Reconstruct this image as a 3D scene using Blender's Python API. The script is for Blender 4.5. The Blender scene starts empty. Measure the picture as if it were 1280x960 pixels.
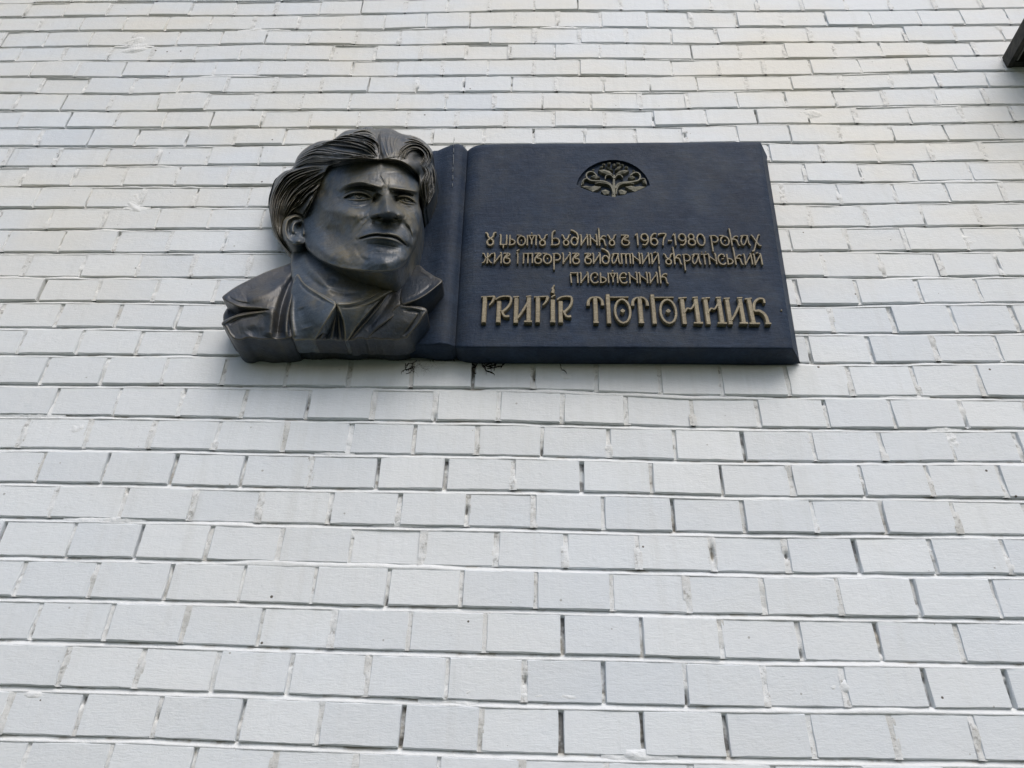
import bpy, math, random
import numpy as np
from mathutils import Matrix, Vector
R = math.radians
sc = bpy.context.scene

# ------------------------------------------------------------------ camera
YAW, PITCH, ROLL, FPX = R(-2.290), R(33.493), R(1.799), 985.0
CAM_Y, CAM_Z = -1.3445, 1.6
def _dir(cx, cy, f):
    c, s = math.cos(ROLL), math.sin(ROLL)
    a = c*cx - s*cy; b = s*cx + c*cy
    fw = f*math.cos(PITCH) - b*math.sin(PITCH); up = f*math.sin(PITCH) + b*math.cos(PITCH)
    return np.array([a*math.cos(YAW) + fw*math.sin(YAW), fw*math.cos(YAW) - a*math.sin(YAW), up])
RX, RY, RF = _dir(1, 0, 0), _dir(0, 1, 0), _dir(0, 0, 1)
cam = bpy.data.cameras.new('camera'); cam_o = bpy.data.objects.new('camera', cam)
sc.collection.objects.link(cam_o); sc.camera = cam_o
cam.sensor_fit = 'HORIZONTAL'; cam.sensor_width = 36; cam.lens = FPX/1280*36
cam.clip_start = .05; cam.clip_end = 500
M = Matrix.Identity(4)
for i in range(3):
    M[i][0], M[i][1], M[i][2] = RX[i], RY[i], -RF[i]
M[0][3], M[1][3], M[2][3] = 0, CAM_Y, CAM_Z
cam_o.matrix_world = M

def pt(px, py, d=0.):
    """survey point: the spot seen at (px, py) in the 1280x960 photograph, d metres in front of the wall"""
    px = np.asarray(px, float); py = np.asarray(py, float)
    r = (px-640)[..., None]*RX + (480-py)[..., None]*RY + FPX*RF
    t = (-CAM_Y - d)/r[..., 1]
    return r*np.asarray(t)[..., None] + np.array([0, CAM_Y, CAM_Z])

# ------------------------------------------------------------------ light: bright overcast day
SUN_EL, SUN_AZ = R(49), R(160)          # azimuth: where the sun stands, from +Y clockwise
w = bpy.data.worlds.new('World'); sc.world = w; w.use_nodes = True
nt = w.node_tree; bg = nt.nodes['Background']
sky = nt.nodes.new('ShaderNodeTexSky'); sky.sky_type = 'NISHITA'; sky.sun_disc = False
sky.sun_elevation = SUN_EL; sky.sun_rotation = SUN_AZ
sky.air_density = 1.0; sky.dust_density = 3.0; sky.ozone_density = 1.0
nt.links.new(sky.outputs[0], bg.inputs[0]); bg.inputs[1].default_value = .11
sl = bpy.data.lights.new('sun', 'SUN'); sl.energy = 1.0; sl.angle = R(40); sl.color = (1, .97, .92)
so = bpy.data.objects.new('sun', sl); sc.collection.objects.link(so)
sd = Vector((math.sin(SUN_AZ)*math.cos(SUN_EL), math.cos(SUN_AZ)*math.cos(SUN_EL), math.sin(SUN_EL)))
so.rotation_euler = sd.to_track_quat('Z', 'Y').to_euler()
sc.view_settings.view_transform = 'Standard'; sc.view_settings.look = 'None'
sc.view_settings.exposure = 0.47; sc.view_settings.gamma = 1

# ------------------------------------------------------------------ helpers
rnd = random.Random(7)
rng = np.random.RandomState(11)
C = sc.collection
def mesh_obj(name, V, Fc, m, parent=None, smooth=False):
    me = bpy.data.meshes.new(name)
    V = np.asarray(V, dtype=np.float32)
    if isinstance(Fc, np.ndarray):
        n, k = Fc.shape
        me.vertices.add(len(V)); me.vertices.foreach_set('co', V.ravel())
        me.loops.add(n*k); me.loops.foreach_set('vertex_index', Fc.astype(np.int32).ravel())
        me.polygons.add(n); me.polygons.foreach_set('loop_start', np.arange(0, n*k, k, dtype=np.int32))
        me.update(calc_edges=True)
    else:
        me.from_pydata(V.tolist(), [], Fc)
    if smooth: me.shade_smooth()
    me.validate(); me.materials.append(m)
    o = bpy.data.objects.new(name, me); C.objects.link(o)
    if parent: o.parent = parent
    return o
def empty(name, loc=(0, 0, 0)):
    o = bpy.data.objects.new(name, None); C.objects.link(o); o.location = loc; o.empty_display_size = .05
    return o
def tag(o, **k):
    for a, b in k.items(): o[a] = b
    return o
def attach(o, root):
    o.parent = root; o.location = Vector(o.location) - Vector(root.location)
class MB:
    def __init__(s): s.v = []; s.f = []
    def add(s, V, Fc):
        n = len(s.v); s.v += [tuple(map(float, p)) for p in V]; s.f += [tuple(n+i for i in f) for f in Fc]
    def box(s, x0, x1, y0, y1, z0, z1):
        s.add([(x0,y0,z0),(x1,y0,z0),(x1,y1,z0),(x0,y1,z0),(x0,y0,z1),(x1,y0,z1),(x1,y1,z1),(x0,y1,z1)],
              [(3,2,1,0),(4,5,6,7),(0,1,5,4),(1,2,6,5),(2,3,7,6),(3,0,4,7)])
    def build(s, name, m, parent=None, smooth=False): return mesh_obj(name, s.v, s.f, m, parent, smooth)

def mat(name, rough=.6, spec=.5, metal=0.):
    m = bpy.data.materials.new(name); m.use_nodes = True
    b = m.node_tree.nodes['Principled BSDF']
    b.inputs['Roughness'].default_value = rough; b.inputs['Metallic'].default_value = metal
    b.inputs['Specular IOR Level'].default_value = spec
    return m, m.node_tree, b
def N(t, ty, **k):
    n = t.nodes.new(ty)
    for a, b in k.items():
        if a in n.inputs: n.inputs[a].default_value = b
        else: setattr(n, a, b)
    return n
def pos(t, scale=(1, 1, 1), loc=(0, 0, 0)):
    g = N(t, 'ShaderNodeNewGeometry'); mp = N(t, 'ShaderNodeMapping')
    mp.inputs['Scale'].default_value = scale; mp.inputs['Location'].default_value = loc
    t.links.new(g.outputs['Position'], mp.inputs[0]); return mp.outputs[0]
def noise(t, vec, scale, detail=3, rough=.6, dist=0.):
    n = N(t, 'ShaderNodeTexNoise'); n.inputs['Scale'].default_value = scale; n.inputs['Detail'].default_value = detail
    n.inputs['Roughness'].default_value = rough; n.inputs['Distortion'].default_value = dist
    t.links.new(vec, n.inputs['Vector']); return n.outputs['Fac']
def ramp(t, src, a, b, c0=(0, 0, 0, 1), c1=(1, 1, 1, 1)):
    r = N(t, 'ShaderNodeValToRGB'); r.color_ramp.elements[0].position = a; r.color_ramp.elements[1].position = b
    r.color_ramp.elements[0].color = c0; r.color_ramp.elements[1].color = c1
    t.links.new(src, r.inputs[0]); return r.outputs[0]
def mix(t, f, a, b, mode='MIX'):
    n = N(t, 'ShaderNodeMix', data_type='RGBA', blend_type=mode)
    for s, v in ((n.inputs[0], f), (n.inputs[6], a), (n.inputs[7], b)):
        if hasattr(v, 'is_output'): t.links.new(v, s)
        elif isinstance(v, (int, float)): s.default_value = v
        else: s.default_value = (*v, 1) if len(v) == 3 else v
    return n.outputs[2]
def mth(t, op, a, b=0., c=None):
    n = N(t, 'ShaderNodeMath', operation=op)
    for i, v in enumerate((a, b)):
        if hasattr(v, 'is_output'): t.links.new(v, n.inputs[i])
        else: n.inputs[i].default_value = v
    return n.outputs[0]
def bump(t, b, layers):
    prev = None
    for h, strength, dist in layers:
        n = N(t, 'ShaderNodeBump'); n.inputs['Strength'].default_value = strength; n.inputs['Distance'].default_value = dist
        t.links.new(h, n.inputs['Height'])
        if prev: t.links.new(prev, n.inputs['Normal'])
        prev = n.outputs[0]
    t.links.new(prev, b.inputs['Normal'])

# ------------------------------------------------------------------ materials
def wall_paint(name, mortar=False):
    m, t, b = mat(name, .55, .35)
    oi = N(t, 'ShaderNodeObjectInfo')
    p = pos(t)
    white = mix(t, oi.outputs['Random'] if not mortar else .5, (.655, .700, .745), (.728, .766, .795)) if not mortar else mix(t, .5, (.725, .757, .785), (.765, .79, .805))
    # faint patchy warm tone, stronger higher up, and grey rain streaks down the wall
    warm_tone = ramp(t, noise(t, pos(t, (1, 1, 1.6)), 2.2, 4, .55), .38, .66)
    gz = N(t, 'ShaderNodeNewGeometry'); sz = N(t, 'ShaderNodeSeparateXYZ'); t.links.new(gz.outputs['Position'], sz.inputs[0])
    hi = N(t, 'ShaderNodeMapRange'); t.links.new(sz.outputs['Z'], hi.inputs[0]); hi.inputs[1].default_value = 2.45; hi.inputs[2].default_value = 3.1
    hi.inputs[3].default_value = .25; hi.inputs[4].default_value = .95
    c = mix(t, mth(t, 'MULTIPLY', warm_tone, hi.outputs[0]), white, (.735, .72, .66))
    streak = ramp(t, noise(t, pos(t, (9, 9, .55)), 3.0, 4, .6), .56, .75)
    c = mix(t, mth(t, 'MULTIPLY', streak, .20), c, (.50, .50, .46))
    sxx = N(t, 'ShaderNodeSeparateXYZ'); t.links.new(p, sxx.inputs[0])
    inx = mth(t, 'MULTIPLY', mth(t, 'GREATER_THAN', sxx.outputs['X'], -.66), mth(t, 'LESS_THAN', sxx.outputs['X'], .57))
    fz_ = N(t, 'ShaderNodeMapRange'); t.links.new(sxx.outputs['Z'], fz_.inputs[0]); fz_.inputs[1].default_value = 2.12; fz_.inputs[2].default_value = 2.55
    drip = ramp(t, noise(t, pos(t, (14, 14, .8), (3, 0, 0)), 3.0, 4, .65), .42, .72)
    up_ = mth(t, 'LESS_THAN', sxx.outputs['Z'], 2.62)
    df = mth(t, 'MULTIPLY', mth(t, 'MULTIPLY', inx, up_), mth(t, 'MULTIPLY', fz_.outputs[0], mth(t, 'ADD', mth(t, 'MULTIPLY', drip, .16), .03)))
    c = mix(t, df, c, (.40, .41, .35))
    mott = ramp(t, noise(t, p, 60, 4, .7), .35, .75)
    c = mix(t, mth(t, 'MULTIPLY', mott, .10), c, (.58, .60, .62))
    # pinholes and specks
    vo = N(t, 'ShaderNodeTexVoronoi', feature='F1'); vo.inputs['Scale'].default_value = 26
    t.links.new(p, vo.inputs['Vector'])
    keep = N(t, 'ShaderNodeSeparateColor'); t.links.new(vo.outputs['Color'], keep.inputs[0])
    size = mth(t, 'MULTIPLY', keep.outputs['Green'], .05)
    dot = mth(t, 'LESS_THAN', vo.outputs['Distance'], mth(t, 'ADD', size, .018))
    rare = mth(t, 'GREATER_THAN', keep.outputs['Red'], .86 if not mortar else .8)
    dot = mth(t, 'MULTIPLY', dot, rare)
    v2 = N(t, 'ShaderNodeTexVoronoi', feature='F1'); v2.inputs['Scale'].default_value = 70; t.links.new(p, v2.inputs['Vector'])
    k2 = N(t, 'ShaderNodeSeparateColor'); t.links.new(v2.outputs['Color'], k2.inputs[0])
    dot2 = mth(t, 'MULTIPLY', mth(t, 'LESS_THAN', v2.outputs['Distance'], mth(t, 'MULTIPLY', k2.outputs['Blue'], .16)), mth(t, 'GREATER_THAN', k2.outputs['Red'], .955))
    blister = mth(t, 'MULTIPLY', mth(t, 'LESS_THAN', v2.outputs['Distance'], .2), mth(t, 'GREATER_THAN', k2.outputs['Green'], .975))
    c = mix(t, mth(t, 'MULTIPLY', dot2, .6), c, (.25, .24, .21))
    c = mix(t, dot, c, (.11, .10, .085))
    if mortar:
        # bare, dirty mortar where the paint did not reach
        bare = ramp(t, noise(t, p, 17, 5, .65), .52, .62)
        g = N(t, 'ShaderNodeNewGeometry'); sx = N(t, 'ShaderNodeSeparateXYZ'); t.links.new(g.outputs['Position'], sx.inputs[0])
        deep = N(t, 'ShaderNodeMapRange'); t.links.new(sx.outputs['Y'], deep.inputs[0])
        deep.inputs[1].default_value = .0025; deep.inputs[2].default_value = .007
        f = mth(t, 'MULTIPLY', bare, deep.outputs[0])
        c = mix(t, mth(t, 'MULTIPLY', f, .85), c, (.30, .27, .215))
        if mortar == 2:
            lo = N(t, 'ShaderNodeMapRange'); t.links.new(sz.outputs['Z'], lo.inputs[0]); lo.inputs[1].default_value = 2.3; lo.inputs[2].default_value = 3.0
            lo.inputs[3].default_value = 1; lo.inputs[4].default_value = .4
            gr = ramp(t, noise(t, pos(t, (1, 1, 1), (0, 0, 7)), 9, 5, .7), .42, .66)
            c = mix(t, mth(t, 'MULTIPLY', mth(t, 'MULTIPLY', gr, .62), lo.outputs[0]), c, (.40, .385, .34))
            gp = ramp(t, noise(t, pos(t, (1, 1, 1), (2, 0, 1)), 75, 4, .7), .54, .66)
            c = mix(t, mth(t, 'MULTIPLY', gp, .55), c, (.13, .12, .10))
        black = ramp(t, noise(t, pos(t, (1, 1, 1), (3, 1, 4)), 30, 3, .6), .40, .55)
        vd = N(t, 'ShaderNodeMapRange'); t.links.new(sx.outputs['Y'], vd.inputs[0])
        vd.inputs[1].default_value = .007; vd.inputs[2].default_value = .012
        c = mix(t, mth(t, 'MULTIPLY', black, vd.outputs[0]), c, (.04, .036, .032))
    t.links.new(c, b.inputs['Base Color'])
    grain = noise(t, pos(t, (22, 22, 120)), 3.0, 4, .65, .6)
    lumps = noise(t, p, 55, 5, .6)
    fine = noise(t, p, 420, 3, .7)
    runs = noise(t, pos(t, (16, 16, 2)), 4, 4, .6, .3)
    k = 1.0 if not mortar else 2.2
    bump(t, b, [(lumps, .22*k, .004), (runs, .2, .003), (grain, .30, .0022), (fine, .22*k, .0012), (dot, -1.0, .002), (blister, .5, .0015)])
    return m
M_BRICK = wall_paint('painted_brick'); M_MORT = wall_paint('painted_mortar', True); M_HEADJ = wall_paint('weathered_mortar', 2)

def bronze(name, c_dark, c_mid, warm, warm_amt, rough=.48, sheet=False, spec=.6):
    m, t, b = mat(name, rough, spec, .0)
    p = pos(t)
    c = mix(t, ramp(t, noise(t, p, 9, 5, .6), .3, .72), c_dark, c_mid)
    g = N(t, 'ShaderNodeNewGeometry')
    worn = ramp(t, g.outputs['Pointiness'], .502, .535)
    patch = ramp(t, noise(t, pos(t, (1, 1, .7), (5, 2, 1)), 13, 4, .6), .45, .75)
    c = mix(t, mth(t, 'MULTIPLY', patch, warm_amt), c, warm)
    if not sheet: c = mix(t, mth(t, 'MULTIPLY', worn, .36), c, tuple(x*1.5 for x in warm))
    pale = ramp(t, noise(t, pos(t, (3, 3, 22)), 9, 5, .7, .4), .45, .8)
    c = mix(t, mth(t, 'MULTIPLY', pale, .55), c, tuple(x*2.0 for x in c_mid))
    big = ramp(t, noise(t, pos(t, (1.3, 1, 1), (9, 9, 9)), 4.5, 6, .65, .8), .42, .66)
    c = mix(t, mth(t, 'MULTIPLY', big, .35), c, tuple(x*.55 for x in c_dark))
    spk = ramp(t, noise(t, p, 330, 3, .7), .52, .72)
    c = mix(t, mth(t, 'MULTIPLY', spk, .3), c, tuple(x*2.2 for x in c_mid))
    t.links.new(c, b.inputs['Base Color'])
    rr = N(t, 'ShaderNodeMapRange'); t.links.new(noise(t, p, 40, 4, .6), rr.inputs[0])
    rr.inputs[3].default_value = rough-.1; rr.inputs[4].default_value = rough+.16
    t.links.new(rr.outputs[0], b.inputs['Roughness'])
    L = [(noise(t, p, 130, 4, .65), .4, .0016), (noise(t, pos(t, (1, 1, .45), (4, 4, 4)), 70, 3, .5, 1.2), .45, .0026)]
    if sheet: L.append((noise(t, pos(t, (1, 1, 6)), 60, 4, .7, .5), .5, .003))
    bump(t, b, L)
    return m
M_PAGE = bronze('patinated_page', (.012, .022, .045), (.025, .040, .068), (.060, .066, .070), .6, .55, True, .14)
M_BODY = bronze('patinated_bronze', (.034, .048, .068), (.070, .090, .112), (.240, .190, .085), .85, .38)
M_HAIR = bronze('patinated_hair', (.016, .022, .030), (.044, .054, .064), (.230, .190, .110), .5, .36)
M_COAT = bronze('patinated_coat', (.009, .015, .027), (.024, .035, .052), (.130, .104, .052), .5, .38)
M_LET = bronze('brass_letter', (.20, .17, .11), (.27, .23, .15), (.11, .085, .055), .6, .5, True, .4)
M_EMB = bronze('brass_emblem', (.11, .11, .085), (.165, .16, .12), (.12, .11, .07), .4, .5, True, .4)

# ------------------------------------------------------------------ ground in front of the house
mg, t, b = mat('mown_grass', .85, .3)
t.links.new(mix(t, ramp(t, noise(t, pos(t), 3, 5), .3, .7), (.032, .045, .022), (.05, .062, .034)), b.inputs['Base Color'])
o = mesh_obj('ground', [(-150,-150,0),(150,-150,0),(150,150,0),(-150,150,0)], [(0,1,2,3)], mg); o['kind'] = 'structure'

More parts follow.
